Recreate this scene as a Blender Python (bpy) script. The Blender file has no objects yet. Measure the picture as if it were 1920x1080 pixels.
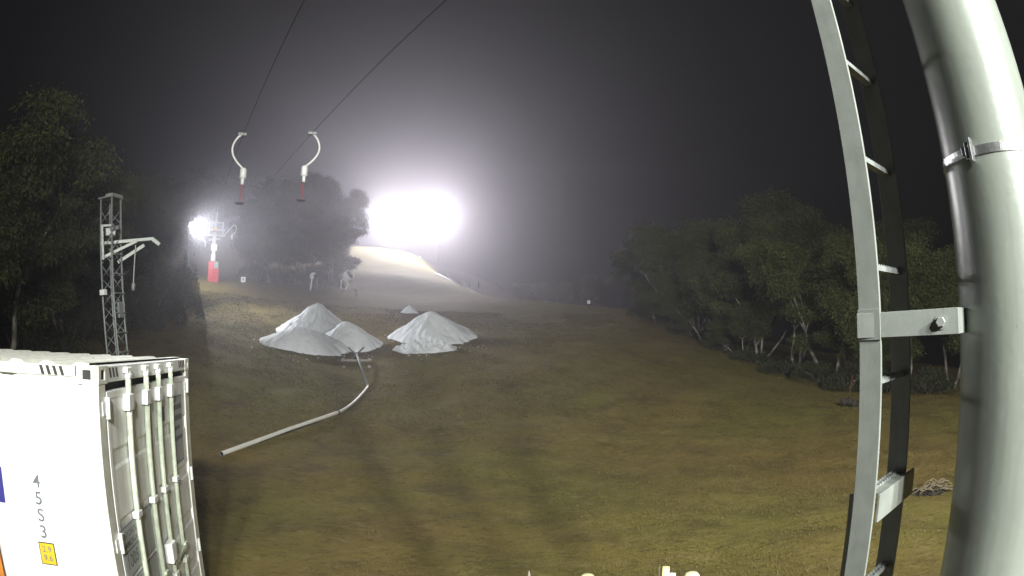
import bpy, math, random
import numpy as np
from mathutils import Vector, Matrix

# ------------------------------------------------------------------ camera
scene = bpy.context.scene
CAM = np.array([0.0, 0.0, 3.12])          # the webcam, a little above the container roof
F_PX, PITCH, ROLL = 1030.29, 0.0858409, -0.0123873
_up = np.array([math.sin(ROLL)*math.cos(PITCH), -math.cos(ROLL)*math.cos(PITCH), math.sin(PITCH)])
_fw = np.array([0, 0, 1.0]) - _up[2]*_up
_fw /= np.linalg.norm(_fw)
_rt = np.cross(_fw, _up)
if _rt[0] < 0:
    _rt = -_rt
CM = np.stack([_rt, _fw, _up])            # lens axes (x right, y down, z forward) -> world

cam_data = bpy.data.cameras.new('camera')
cam_data.type = 'PANO'                    # wide-angle webcam lens with barrel distortion
cam_data.panorama_type = 'FISHEYE_LENS_POLYNOMIAL'
cam_data.sensor_fit = 'HORIZONTAL'
cam_data.sensor_width = 36.0
cam_data.sensor_height = 20.25
cam_data.fisheye_fov = math.radians(178)
cam_data.fisheye_polynomial_k0 = 0.0
cam_data.fisheye_polynomial_k1 = -(1920/36.0)/F_PX
cam_data.fisheye_polynomial_k2 = 0.0
cam_data.fisheye_polynomial_k3 = 0.0
cam_data.fisheye_polynomial_k4 = 0.0
cam_data.clip_start = 0.02
cam_data.clip_end = 1500
cam = bpy.data.objects.new('camera', cam_data)
scene.collection.objects.link(cam)
R3 = np.stack([CM[:, 0], -CM[:, 1], -CM[:, 2]], 1)
m4 = Matrix([[*R3[0], CAM[0]], [*R3[1], CAM[1]], [*R3[2], CAM[2]], [0, 0, 0, 1]])
cam.matrix_world = m4
scene.camera = cam

# ------------------------------------------------------------------ night sky
world = bpy.data.worlds.new('World')
scene.world = world
world.use_nodes = True
wn = world.node_tree
wbg = wn.nodes['Background']
sky = wn.nodes.new('ShaderNodeTexSky')
sky.sky_type = 'NISHITA'
sky.sun_disc = False
sky.sun_elevation = math.radians(-6)
sky.sun_rotation = math.radians(200)
wn.links.new(sky.outputs[0], wbg.inputs[0])
wbg.inputs[1].default_value = 0.14

# ------------------------------------------------------------------ exposure, sampling
scene.view_settings.view_transform = 'Standard'
scene.view_settings.look = 'None'
scene.view_settings.exposure = 0.0
scene.view_settings.gamma = 1.0
scene.view_settings.use_curve_mapping = False
scene.cycles.use_denoising = True
scene.cycles.max_bounces = 5
scene.cycles.diffuse_bounces = 2
scene.cycles.glossy_bounces = 2
scene.cycles.volume_bounces = 0
scene.cycles.transparent_max_bounces = 6
scene.cycles.sample_clamp_indirect = 4.0
scene.cycles.use_light_tree = True

FOG_DENSITY = 0.0029
P_MAIN, P_HILL, P_TRACK = 55000, 43000, 10500

rnd = random.Random(7)
nrg = np.random.default_rng(11)
COL = scene.collection


# ------------------------------------------------------------------ helpers
def ray(px, py):
    x, y = px-960.0, py-540.0
    r = math.hypot(x, y)+1e-9
    th = r/F_PX
    return CM @ np.array([x*math.sin(th)/r, y*math.sin(th)/r, math.cos(th)])


def at(px, py, dist):
    """the point seen at that pixel of the photograph, dist metres away along the ground"""
    d = ray(px, py)
    return CAM + d/math.hypot(d[0], d[1])*dist


def tag(o, label=None, cat=None, group=None, kind=None):
    if label:
        o['label'] = label
    if cat:
        o['category'] = cat
    if group:
        o['group'] = group
    if kind:
        o['kind'] = kind
    return o


def thing(name, label, cat, loc=(0, 0, 0), rz=0.0, group=None):
    o = bpy.data.objects.new(name, None)
    o.empty_display_size = 0.2
    COL.objects.link(o)
    o.location = loc
    o.rotation_euler = (0, 0, rz)
    return tag(o, label, cat, group)


class MB:
    def __init__(self):
        self.v, self.f = [], []

    def add(self, vs, fs):
        n = len(self.v)
        self.v += [tuple(float(c) for c in p) for p in vs]
        self.f += [tuple(i+n for i in f) for f in fs]
        return self

    def box(self, c, s, ax=None):
        """box of size s about centre c, along the axes in ax"""
        c = np.asarray(c, float)
        ax = np.eye(3) if ax is None else np.asarray(ax, float)
        vs = [c+ax[0]*s[0]/2*i+ax[1]*s[1]/2*j+ax[2]*s[2]/2*k for i in (-1, 1) for j in (-1, 1) for k in (-1, 1)]
        return self.add(vs, [(0, 1, 3, 2), (4, 6, 7, 5), (0, 4, 5, 1), (2, 3, 7, 6), (0, 2, 6, 4), (1, 5, 7, 3)])

    def span(self, lo, hi):
        lo, hi = np.asarray(lo, float), np.asarray(hi, float)
        return self.box((lo+hi)/2, hi-lo)

    def tube(self, pts, rad, n=8, caps=True):
        pts = [np.asarray(p, float) for p in pts]
        rad = [rad]*len(pts) if np.isscalar(rad) else rad
        vs, fs, prev = [], [], None
        for i, p in enumerate(pts):
            t = pts[min(i+1, len(pts)-1)]-pts[max(i-1, 0)]
            t = t/(np.linalg.norm(t)+1e-12)
            if prev is None:
                a = np.cross(t, [0, 0, 1.0]) if abs(t[2]) < 0.9 else np.cross(t, [1.0, 0, 0])
            else:
                a = prev-(prev@t)*t
            a = a/(np.linalg.norm(a)+1e-12)
            prev = a
            b = np.cross(t, a)
            for k in range(n):
                w = 2*math.pi*k/n
                vs.append(p+rad[i]*(a*math.cos(w)+b*math.sin(w)))
        for i in range(len(pts)-1):
            for k in range(n):
                q = (k+1) % n
                fs.append((i*n+k, i*n+q, (i+1)*n+q, (i+1)*n+k))
        if caps:
            fs.append(tuple(range(n))[::-1])
            fs.append(tuple((len(pts)-1)*n+k for k in range(n)))
        return self.add(vs, fs)

    def bar(self, a, b, w, h, up=(0, 0, 1)):
        a, b = np.asarray(a, float), np.asarray(b, float)
        t = b-a
        L = np.linalg.norm(t)
        t /= L
        s = np.cross(t, np.asarray(up, float))
        if np.linalg.norm(s) < 1e-6:
            s = np.cross(t, [1.0, 0, 0])
        s /= np.linalg.norm(s)
        u = np.cross(s, t)
        return self.box((a+b)/2, (L, w, h), (t, s, u))

    def lathe(self, prof, n=20, c=(0, 0, 0), ax=None):
        """revolve (radius, height) pairs about the third axis"""
        ax = np.eye(3) if ax is None else np.asarray(ax, float)
        c = np.asarray(c, float)
        vs, fs = [], []
        for r, h in prof:
            for k in range(n):
                w = 2*math.pi*k/n
                vs.append(c+ax[0]*r*math.cos(w)+ax[1]*r*math.sin(w)+ax[2]*h)
        for i in range(len(prof)-1):
            for k in range(n):
                q = (k+1) % n
                fs.append((i*n+k, i*n+q, (i+1)*n+q, (i+1)*n+k))
        fs.append(tuple(range(n))[::-1])
        fs.append(tuple((len(prof)-1)*n+k for k in range(n)))
        return self.add(vs, fs)

    def build(self, name, mat, parent=None, smooth=False, bevel=0.0, loc=None):
        me = bpy.data.meshes.new(name)
        me.from_pydata(self.v, [], self.f)
        me.update()
        if smooth:
            me.polygons.foreach_set('use_smooth', [True]*len(me.polygons))
        me.materials.append(mat)
        o = bpy.data.objects.new(name, me)
        COL.objects.link(o)
        if parent is not None:
            o.parent = parent
        if loc is not None:
            o.location = loc
        if bevel:
            b = o.modifiers.new('bevel', 'BEVEL')
            b.width = bevel
            b.segments = 2
            b.limit_method = 'ANGLE'
        return o


def np_mesh(name, V, Fq, mat, parent=None, smooth=False):
    V = np.asarray(V, np.float32)
    Fq = np.asarray(Fq, np.int32)
    k = Fq.shape[1]
    me = bpy.data.meshes.new(name)
    me.vertices.add(len(V))
    me.vertices.foreach_set('co', V.ravel())
    me.loops.add(Fq.size)
    me.loops.foreach_set('vertex_index', Fq.ravel())
    me.polygons.add(len(Fq))
    me.polygons.foreach_set('loop_start', np.arange(0, Fq.size, k, dtype=np.int32))
    me.polygons.foreach_set('loop_total', np.full(len(Fq), k, np.int32))
    if smooth:
        me.polygons.foreach_set('use_smooth', np.ones(len(Fq), bool))
    me.update(calc_edges=True)
    me.materials.append(mat)
    o = bpy.data.objects.new(name, me)
    COL.objects.link(o)
    if parent is not None:
        o.parent = parent
    return o


def copy_tree(o, parent=None):
    c = o.copy()
    COL.objects.link(c)
    c.parent = parent
    for ch in list(o.children):
        copy_tree(ch, c)
    return c


def axes_from(z, hint=(0, 0, 1)):
    z = np.asarray(z, float)/np.linalg.norm(z)
    x = np.cross(hint, z)
    if np.linalg.norm(x) < 1e-6:
        x = np.cross((1, 0, 0), z)
    x /= np.linalg.norm(x)
    return np.stack([x, np.cross(z, x), z])


# ---- materials
def mat(name, col, rough=0.6, metal=0.0, var=0.25, scale=6.0, bump=0.0, bscale=40.0, col2=None, mix=0.5, detail=5.0, spec=0.5):
    """procedural paint / metal / wood: base colour broken up by noise, optional second tone and fine relief"""
    m = bpy.data.materials.new(name)
    m.use_nodes = True
    nt = m.node_tree
    b = nt.nodes['Principled BSDF']
    b.inputs['Roughness'].default_value = rough
    b.inputs['Metallic'].default_value = metal
    b.inputs['Specular IOR Level'].default_value = spec
    tc = nt.nodes.new('ShaderNodeTexCoord')
    nz = nt.nodes.new('ShaderNodeTexNoise')
    nz.inputs['Scale'].default_value = scale
    nz.inputs['Detail'].default_value = detail
    nt.links.new(tc.outputs['Object'], nz.inputs['Vector'])
    rp = nt.nodes.new('ShaderNodeValToRGB')
    c2 = col2 or tuple(c*(1-var) for c in col)
    rp.color_ramp.elements[0].position = mix-0.2
    rp.color_ramp.elements[0].color = (*c2, 1)
    rp.color_ramp.elements[1].position = mix+0.15
    rp.color_ramp.elements[1].color = (*col, 1)
    nt.links.new(nz.outputs['Fac'], rp.inputs[0])
    nt.links.new(rp.outputs[0], b.inputs['Base Color'])
    if bump:
        n2 = nt.nodes.new('ShaderNodeTexNoise')
        n2.inputs['Scale'].default_value = bscale
        n2.inputs['Detail'].default_value = 4
        nt.links.new(tc.outputs['Object'], n2.inputs['Vector'])
        bp = nt.nodes.new('ShaderNodeBump')
        bp.inputs['Strength'].default_value = 0.6
        bp.inputs['Distance'].default_value = bump
        nt.links.new(n2.outputs['Fac'], bp.inputs['Height'])
        nt.links.new(bp.outputs[0], b.inputs['Normal'])
    return m


def emit(name, col, s):
    m = bpy.data.materials.new(name)
    m.use_nodes = True
    nt = m.node_tree
    nt.nodes.clear()
    e = nt.nodes.new('ShaderNodeEmission')
    e.inputs[0].default_value = (*col, 1)
    e.inputs[1].default_value = s
    o = nt.nodes.new('ShaderNodeOutputMaterial')
    nt.links.new(e.outputs[0], o.inputs[0])
    return m


M = {}
M['white_paint'] = mat('white_paint', (0.78, 0.79, 0.78), 0.45, var=0.1, scale=3, bump=0.002, bscale=25)
M['door_paint'] = mat('door_paint', (0.84, 0.85, 0.84), 0.45, var=0.07, scale=4, bump=0.002, bscale=30)
M['rail_paint'] = mat('rail_paint', (0.74, 0.74, 0.66), 0.5, var=0.2, scale=9, bump=0.001)
M['rod_paint'] = mat('rod_paint', (0.48, 0.53, 0.42), 0.4, var=0.25, scale=14)
M['rubber'] = mat('rubber', (0.03, 0.03, 0.035), 0.8, var=0.3, scale=20)
M['black_ink'] = mat('black_ink', (0.03, 0.03, 0.03), 0.6, var=0.2)
M['grey_ink'] = mat('grey_ink', (0.16, 0.17, 0.19), 0.6, var=0.3, scale=60)
M['blue_vinyl'] = mat('blue_vinyl', (0.05, 0.05, 0.25), 0.4, var=0.2)
M['orange_vinyl'] = mat('orange_vinyl', (0.6, 0.22, 0.04), 0.4, var=0.2)
M['yellow_vinyl'] = mat('yellow_vinyl', (0.70, 0.48, 0.03), 0.45, var=0.15)
M['placard'] = mat('placard', (0.40, 0.42, 0.44), 0.5, var=0.12, scale=8)
M['galv'] = mat('galvanised_steel', (0.20, 0.215, 0.20), 0.45, 0.15, var=0.16, scale=16, bump=0.0006, bscale=120)
M['galv_dull'] = mat('weathered_galvanised_steel', (0.22, 0.235, 0.23), 0.5, 0.2, var=0.3, scale=9, bump=0.001, bscale=60)
M['pole_paint'] = mat('tower_paint', (0.155, 0.172, 0.152), 0.34, 0.0, var=0.10, scale=5, bump=0.0012, bscale=36)
M['stainless'] = mat('stainless', (0.55, 0.56, 0.57), 0.25, 0.9, var=0.3, scale=90, bump=0.001, bscale=220)
M['dark_steel'] = mat('dark_steel', (0.06, 0.06, 0.065), 0.55, 0.4, var=0.3)
M['red_pad'] = mat('red_padding', (0.46, 0.02, 0.025), 0.55, var=0.25, scale=5, bump=0.01, bscale=8)
M['red_rope'] = mat('red_rope', (0.35, 0.06, 0.05), 0.7, var=0.3, scale=30)
M['dull_red'] = mat('faded_red_paint', (0.16, 0.04, 0.03), 0.8, var=0.3)
M['cable'] = mat('cable', (0.012, 0.012, 0.014), 0.95, 0.0, spec=0.05)
M['pipe'] = mat('grey_white_pipe', (0.62, 0.60, 0.54), 0.4, var=0.15, scale=5)
M['pipe_band'] = mat('pipe_coupling', (0.07, 0.07, 0.07), 0.5, 0.4)
M['wood'] = mat('weathered_timber', (0.34, 0.31, 0.26), 0.8, var=0.4, scale=12, bump=0.004)
M['dark_wood'] = mat('dark_timber', (0.10, 0.10, 0.10), 0.8, var=0.4, scale=12)
M['yellow_paint'] = mat('pale_yellow_paint', (0.72, 0.72, 0.40), 0.5, var=0.12, scale=8)
M['wire'] = mat('straw_rope', (0.15, 0.12, 0.075), 0.8, var=0.3, scale=20)
M['dark_litter'] = mat('dark_netting', (0.035, 0.03, 0.02), 0.9, var=0.4, scale=12)
M['sign_white'] = mat('sign_white', (0.7, 0.7, 0.68), 0.5, var=0.1)
M['lens_hill'] = emit('lamp_lens_glow', (1.0, 0.97, 1.0), 900)
M['lens_track'] = emit('track_lamp_glow', (0.96, 0.97, 1.0), 160)
M['lens_main'] = emit('mast_lamp_glow', (1.0, 0.97, 0.9), 120)


def streaks(m, col, amt=0.5, sc=(9, 9, 0.6), lo=0.50, hi=0.72):
    """run-down stains over a painted surface"""
    nt = m.node_tree
    b = nt.nodes['Principled BSDF']
    old = b.inputs['Base Color'].links[0].from_socket
    tc = nt.nodes.new('ShaderNodeTexCoord')
    mp = nt.nodes.new('ShaderNodeMapping')
    mp.inputs['Scale'].default_value = sc
    nt.links.new(tc.outputs['Object'], mp.inputs[0])
    n = nt.nodes.new('ShaderNodeTexNoise')
    n.inputs['Scale'].default_value = 1.0
    n.inputs['Detail'].default_value = 7
    n.inputs['Roughness'].default_value = 0.65
    nt.links.new(mp.outputs[0], n.inputs['Vector'])
    r = nt.nodes.new('ShaderNodeMapRange')
    r.inputs[1].default_value = lo
    r.inputs[2].default_value = hi
    r.inputs[4].default_value = amt
    nt.links.new(n.outputs['Fac'], r.inputs[0])
    x = nt.nodes.new('ShaderNodeMix')
    x.data_type = 'RGBA'
    nt.links.new(r.outputs[0], x.inputs[0])
    nt.links.new(old, x.inputs[6])
    x.inputs[7].default_value = (*col, 1)
    nt.links.new(x.outputs[2], b.inputs['Base Color'])


streaks(M['pole_paint'], (0.10, 0.11, 0.095), 0.55, (14, 14, 0.9))
streaks(M['pole_paint'], (0.24, 0.25, 0.23), 0.5, (30, 30, 22), 0.60, 0.75)
streaks(M['door_paint'], (0.45, 0.40, 0.32), 0.5, (10, 10, 0.9))
streaks(M['white_paint'], (0.50, 0.45, 0.36), 0.45, (8, 8, 0.7), 0.54, 0.74)
streaks(M['rail_paint'], (0.30, 0.16, 0.08), 0.55, (14, 14, 10), 0.60, 0.72)
streaks(M['galv'], (0.13, 0.13, 0.12), 0.45, (40, 40, 5), 0.52, 0.72)


def bark_mat():
    m = mat('snow_gum_bark', (0.34, 0.31, 0.26), 0.8, var=0.6, scale=1.4, bump=0.02, bscale=9, col2=(0.055, 0.047, 0.036), mix=0.60)
    return m


def leaf_mat(name, a, b):
    m = bpy.data.materials.new(name)
    m.use_nodes = True
    nt = m.node_tree
    bs = nt.nodes['Principled BSDF']
    bs.inputs['Roughness'].default_value = 0.7
    bs.inputs['Specular IOR Level'].default_value = 0.15
    tc = nt.nodes.new('ShaderNodeTexCoord')
    nz = nt.nodes.new('ShaderNodeTexNoise')
    nz.inputs['Scale'].default_value = 1.3
    nz.inputs['Detail'].default_value = 6
    oi = nt.nodes.new('ShaderNodeObjectInfo')
    ad = nt.nodes.new('ShaderNodeVectorMath')
    nt.links.new(tc.outputs['Object'], ad.inputs[0])
    nt.links.new(oi.outputs['Random'], ad.inputs[1])
    nt.links.new(ad.outputs[0], nz.inputs['Vector'])
    rp = nt.nodes.new('ShaderNodeValToRGB')
    rp.color_ramp.elements[0].position = 0.32
    rp.color_ramp.elements[0].color = (*a, 1)
    rp.color_ramp.elements[1].position = 0.68
    rp.color_ramp.elements[1].color = (*b, 1)
    nt.links.new(nz.outputs['Fac'], rp.inputs[0])
    nt.links.new(rp.outputs[0], bs.inputs['Base Color'])
    return m


M['bark'] = bark_mat()
M['leaf'] = leaf_mat('snow_gum_leaves', (0.024, 0.031, 0.009), (0.068, 0.076, 0.024))
M['bush_leaf'] = leaf_mat('heath_leaves', (0.022, 0.028, 0.012), (0.045, 0.050, 0.021))


def ground_mat():
    m = bpy.data.materials.new('winter_grass')
    m.use_nodes = True
    nt = m.node_tree
    L = nt.links.new
    b = nt.nodes['Principled BSDF']
    b.inputs['Roughness'].default_value = 0.95
    b.inputs['Specular IOR Level'].default_value = 0.1
    tc = nt.nodes.new('ShaderNodeTexCoord')

    def noise(s, det=6, rough=0.55, off=0, sy=1.0):
        mp = nt.nodes.new('ShaderNodeMapping')
        mp.inputs['Location'].default_value = (off, off*1.7, 0)
        mp.inputs['Scale'].default_value = (1, sy, 1)
        L(tc.outputs['Object'], mp.inputs[0])
        n = nt.nodes.new('ShaderNodeTexNoise')
        n.inputs['Scale'].default_value = s
        n.inputs['Detail'].default_value = det
        n.inputs['Roughness'].default_value = rough
        L(mp.outputs[0], n.inputs['Vector'])
        return n.outputs['Fac']

    def ramp(f, p0, p1):
        r = nt.nodes.new('ShaderNodeMapRange')
        r.inputs[1].default_value = p0
        r.inputs[2].default_value = p1
        L(f, r.inputs[0])
        return r.outputs[0]

    def mixc(f, a, c):
        x = nt.nodes.new('ShaderNodeMix')
        x.data_type = 'RGBA'
        L(f, x.inputs[0])
        for s, k in ((a, 6), (c, 7)):
            if isinstance(s, tuple):
                x.inputs[k].default_value = (*s, 1)
            else:
                L(s, x.inputs[k])
        return x.outputs[2]
    c = mixc(ramp(noise(0.13, 5, 0.55), 0.42, 0.58), (0.158, 0.114, 0.036), (0.140, 0.126, 0.032))
    c = mixc(ramp(noise(0.7, 6, 0.6, 3), 0.48, 0.70), c, (0.088, 0.066, 0.025))
    c = mixc(ramp(noise(3.0, 7, 0.7, 9, 1.6), 0.50, 0.78), c, (0.21, 0.165, 0.075))
    c = mixc(ramp(noise(4.5, 8, 0.72, 21, 2.4), 0.53, 0.70), c, (0.052, 0.039, 0.017))
    c = mixc(ramp(noise(22, 5, 0.7, 5, 1.5), 0.55, 0.78), c, (0.20, 0.17, 0.08))
    # grass colour turns straw-yellow towards the upper slope
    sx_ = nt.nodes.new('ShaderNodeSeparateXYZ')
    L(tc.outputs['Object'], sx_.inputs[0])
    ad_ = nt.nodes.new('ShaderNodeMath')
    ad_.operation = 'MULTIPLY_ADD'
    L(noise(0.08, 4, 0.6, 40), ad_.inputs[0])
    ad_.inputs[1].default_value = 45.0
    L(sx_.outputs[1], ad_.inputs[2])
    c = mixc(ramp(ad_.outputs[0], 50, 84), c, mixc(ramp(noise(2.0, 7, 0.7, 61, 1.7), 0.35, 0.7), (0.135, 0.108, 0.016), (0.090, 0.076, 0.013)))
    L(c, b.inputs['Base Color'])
    bp = nt.nodes.new('ShaderNodeBump')
    bp.inputs['Strength'].default_value = 0.9
    bp.inputs['Distance'].default_value = 0.05
    L(noise(9, 8, 0.75), bp.inputs['Height'])
    L(bp.outputs[0], b.inputs['Normal'])
    return m


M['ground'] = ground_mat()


def snow_mat():
    m = mat('machine_snow', (0.72, 0.745, 0.775), 0.8, var=0.10, scale=3.5, bump=0.045, bscale=13, detail=8)
    return m


M['snow'] = snow_mat()

# ------------------------------------------------------------------ terrain
CP = []
for px, py, d in [
        (415, 858, 14.4), (635, 777, 19.5), (690, 728, 24), (600, 672, 30), (700, 660, 30.5), (860, 662, 30.5),
        (940, 640, 33), (740, 590, 42), (767, 588, 44), (398, 527, 50), (470, 535, 51), (560, 548, 53), (655, 556, 55),
        (380, 590, 36), (350, 640, 27), (720, 510, 78), (720, 467, 100), (660, 462, 101), (795, 478, 97), (835, 515, 84),
        (880, 540, 73), (940, 557, 63), (1010, 563, 57), (1100, 573, 52), (1180, 577, 49), (1240, 607, 44), (1300, 640, 40),
        (1450, 705, 30.5), (1590, 757, 23.5), (1790, 745, 22.5), (960, 700, 26), (960, 640, 33.5), (960, 600, 43), (1200, 700, 26),
        (1200, 620, 38), (1100, 600, 44), (960, 850, 15), (1200, 850, 15.5), (1400, 850, 15.5), (1400, 740, 23.5), (800, 850, 14.8), (520, 700, 26),
        (845, 545, 97), (895, 562, 86), (955, 580, 76), (1015, 585, 70), (1100, 596, 66), (1180, 606, 62), (330, 580, 40), (820, 560, 62), (700, 540, 62), (560, 620, 37), (500, 600, 38)]:
    CP.append(at(px, py, d))
for p in [(-6, 3, 0), (0, 0, -0.05), (6, 4, 0), (0, 8, -0.05), (-8, 9, 0.1), (7, 9, -0.1), (0, -15, -0.2), (-20, -10, 0.3), (20, -10, -0.6),
          (-14, 12, 1.0), (-18, 16, 2.2), (-26, 14, 3.2), (-40, 20, 6), (-34, 36, 8.0), (-50, 50, 13), (-40, 62, 13.5), (-30, 58, 10.5), (-20, 62, 9.6), (-14, 66, 10.6),
          (-25, 100, 20), (-10, 118, 17), (-24, 125, 18), (10, 100, 6), (25, 80, 2.5), (34, 62, 1.0), (36, 40, -0.5), (34, 24, -1), (30, 12, -1.0), (45, 50, -3),
          (60, 100, -6), (90, 60, -8), (90, 0, -5), (60, -30, -3), (-90, 0, 12), (-90, 90, 26), (-60, 140, 24), (0, 160, 8), (60, 160, -6), (-60, -40, 4), (0, -45, -1),
          (110, 170, -10), (-110, 170, 28), (110, -45, -6), (-110, -45, 8), (24, 36, -0.1), (22, 48, 2.2)]:
    CP.append(np.array(p, float))
CP = np.array(CP)


def _phi(r):
    return r


_n = len(CP)
_d = np.linalg.norm(CP[:, None, :2]-CP[None, :, :2], axis=2)
_A = np.zeros((_n+3, _n+3))
_A[:_n, :_n] = _phi(np.sqrt(_d**2+9.0))
_A[:_n, :_n] -= np.eye(_n)*1.2
_A[:_n, _n] = 1
_A[:_n, _n+1:] = CP[:, :2]
_A[_n:, :_n] = _A[:_n, _n:].T
_w = np.linalg.solve(_A, np.concatenate([CP[:, 2], np.zeros(3)]))


def terr(X, Y):
    X, Y = np.asarray(X, float), np.asarray(Y, float)
    sh = X.shape
    x, y = X.ravel(), Y.ravel()
    out = np.empty(len(x))
    for i in range(0, len(x), 20000):
        xx, yy = x[i:i+20000], y[i:i+20000]
        r = np.sqrt((xx[:, None]-CP[None, :, 0])**2+(yy[:, None]-CP[None, :, 1])**2+9.0)
        out[i:i+20000] = r@_w[:_n]+_w[_n]+_w[_n+1]*xx+_w[_n+2]*yy
    # gentle unevenness of the slope
    out += 0.05*np.sin(x*0.9+1.3*np.sin(y*0.37))*np.sin(y*0.71+np.sin(x*0.5))+0.022*np.sin(x*2.3+y*1.1)*np.sin(y*2.9-x*0.7)
    return out.reshape(sh)


def T(x, y):
    return float(terr(np.array([x]), np.array([y]))[0])


def ground_at(px, py, lo=5.0, hi=130.0):
    """where the ray of that pixel meets the ground"""
    d = ray(px, py)
    d = d/math.hypot(d[0], d[1])
    s = np.linspace(lo, hi, 2500)
    P = CAM[None]+d[None]*s[:, None]
    below = P[:, 2] < terr(P[:, 0], P[:, 1])
    i = int(np.argmax(below)) if below.any() else len(s)-1
    p = P[i].copy()
    p[2] = T(p[0], p[1])
    return p


def on_ground(px, dist):
    p = at(px, 628, dist)
    p[2] = T(p[0], p[1])
    return p


def axis_coords(lo, hi, n, c=0.0, k=3.2):
    u = np.linspace(-1, 1, n)
    s = np.sinh(k*u)/math.sinh(k)
    return np.where(s < 0, c+(c-lo)*s, c+(hi-c)*s)


def hash_noise(x, y, seed):
    """smooth value noise"""
    rs = np.random.default_rng(seed)
    tab = rs.random((64, 64))
    xi, yi = np.floor(x).astype(int), np.floor(y).astype(int)
    fx_, fy_ = x-xi, y-yi
    fx_, fy_ = fx_*fx_*(3-2*fx_), fy_*fy_*(3-2*fy_)
    a = tab[xi % 64, yi % 64]
    b = tab[(xi+1) % 64, yi % 64]
    c = tab[xi % 64, (yi+1) % 64]
    d = tab[(xi+1) % 64, (yi+1) % 64]
    return a*(1-fx_)*(1-fy_)+b*fx_*(1-fy_)+c*(1-fx_)*fy_+d*fx_*fy_


def fbm(x, y, seed, oc=4):
    s, a = 0.0, 0.5
    for k in range(oc):
        s = s+a*(hash_noise(x*2**k+17*k, y*2**k+5*k, seed+k)-0.5)
        a *= 0.55
    return s


gx = axis_coords(-120, 120, 480, 0.0, 3.0)
gy = axis_coords(-50, 180, 480, 18.0, 2.8)
GX, GY = np.meshgrid(gx, gy)
GZ = terr(GX, GY)
nx, ny = len(gx), len(gy)
idx = np.arange(nx*ny).reshape(ny, nx)
Fq = np.stack([idx[:-1, :-1], idx[:-1, 1:], idx[1:, 1:], idx[1:, :-1]], -1).reshape(-1, 4)
GR_ = 0.075*fbm(GX*1.1+200, GY*1.6+200, 301, 4)*np.clip(1.2-np.hypot(GX, GY)/90, 0, 1)      # tufts and hollows
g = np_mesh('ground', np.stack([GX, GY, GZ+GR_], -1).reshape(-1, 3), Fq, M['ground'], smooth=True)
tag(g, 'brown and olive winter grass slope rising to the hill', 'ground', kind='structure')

# ------------------------------------------------------------------ lamps: spot helper


def spot(name, loc, target, power, cone, blend, size, col, parent):
    ld = bpy.data.lights.new(name, 'SPOT')
    ld.energy = power
    ld.spot_size = math.radians(cone)
    ld.spot_blend = blend
    ld.shadow_soft_size = size
    ld.color = col
    o = bpy.data.objects.new(name, ld)
    COL.objects.link(o)
    o.parent = parent
    o.location = loc
    o.rotation_euler = Vector(np.asarray(target, float)-np.asarray(loc, float)).to_track_quat('-Z', 'Y').to_euler()
    return o


def flood_head(root, c, aim, w, h, d, lens):
    """housing, visor and glowing lens of a floodlight, centred at c and aimed along aim (root-local)"""
    ax = axes_from(aim)
    c = np.asarray(c, float)
    m = MB()
    m.box(c-ax[2]*d/2, (w, h, d), ax)
    for s in (-1, 1):
        m.box(c+ax[2]*0.02+ax[0]*s*(w/2-0.012), (0.024, h, 0.04), ax)
        m.box(c+ax[2]*0.02+ax[1]*s*(h/2-0.012), (w-0.05, 0.024, 0.04), ax)
    for k in range(5):
        m.box(c-ax[2]*(d+0.03)+ax[0]*(k-2)*w/6, (0.015, h*0.8, 0.06), ax)
    hd = m.build('lamp_housing', M['dark_steel'], root)
    MB().box(c+ax[2]*0.004, (w-0.06, h-0.06, 0.006), ax).build('lamp_lens', lens, hd)
    return hd


# ---- mast with the floodlight that lights the foreground (behind the webcam)
ml = np.array([3.0, -10.0, 8.7])
t = thing('floodlight_mast', 'tall grey mast carrying the floodlight that lights the foreground', 'light mast', (ml[0], ml[1]-0.35, T(ml[0], ml[1]-0.35)))
zb = t.location.z
hz = ml[2]-zb
MB().lathe([(0.13, -0.3), (0.13, 0.0), (0.10, 3.0), (0.07, hz+0.5)], 16).build('mast', M['galv_dull'], t, True)
MB().bar((0, 0, hz-0.1), (0, 0.3, hz-0.1), 0.06, 0.06).build('bracket', M['galv_dull'], t)
aim = np.array([4.0, 40, 3.0])-ml
MB().bar((-1.2, 0.22, hz-0.1), (2.9, 0.22, hz-0.1), 0.07, 0.07).build('crossarm', M['galv_dull'], t)
for xo, fr_ in ((-0.9, 0.28), (0.8, 0.27), (2.6, 0.45)):  # middle head is an added lamp, to make the tube's shadow bands fainter
    flood_head(t, (xo, 0.40, hz+0.18), aim, 0.6, 0.45, 0.18, M['lens_main'])
    spot('floodlight_beam', (xo, 0.50, hz+0.18), np.array([xo, 0.50, hz+0.18])+aim, P_MAIN*fr_, 106, 1.0, 0.38, (0.985, 1.0, 0.93), t)

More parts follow.
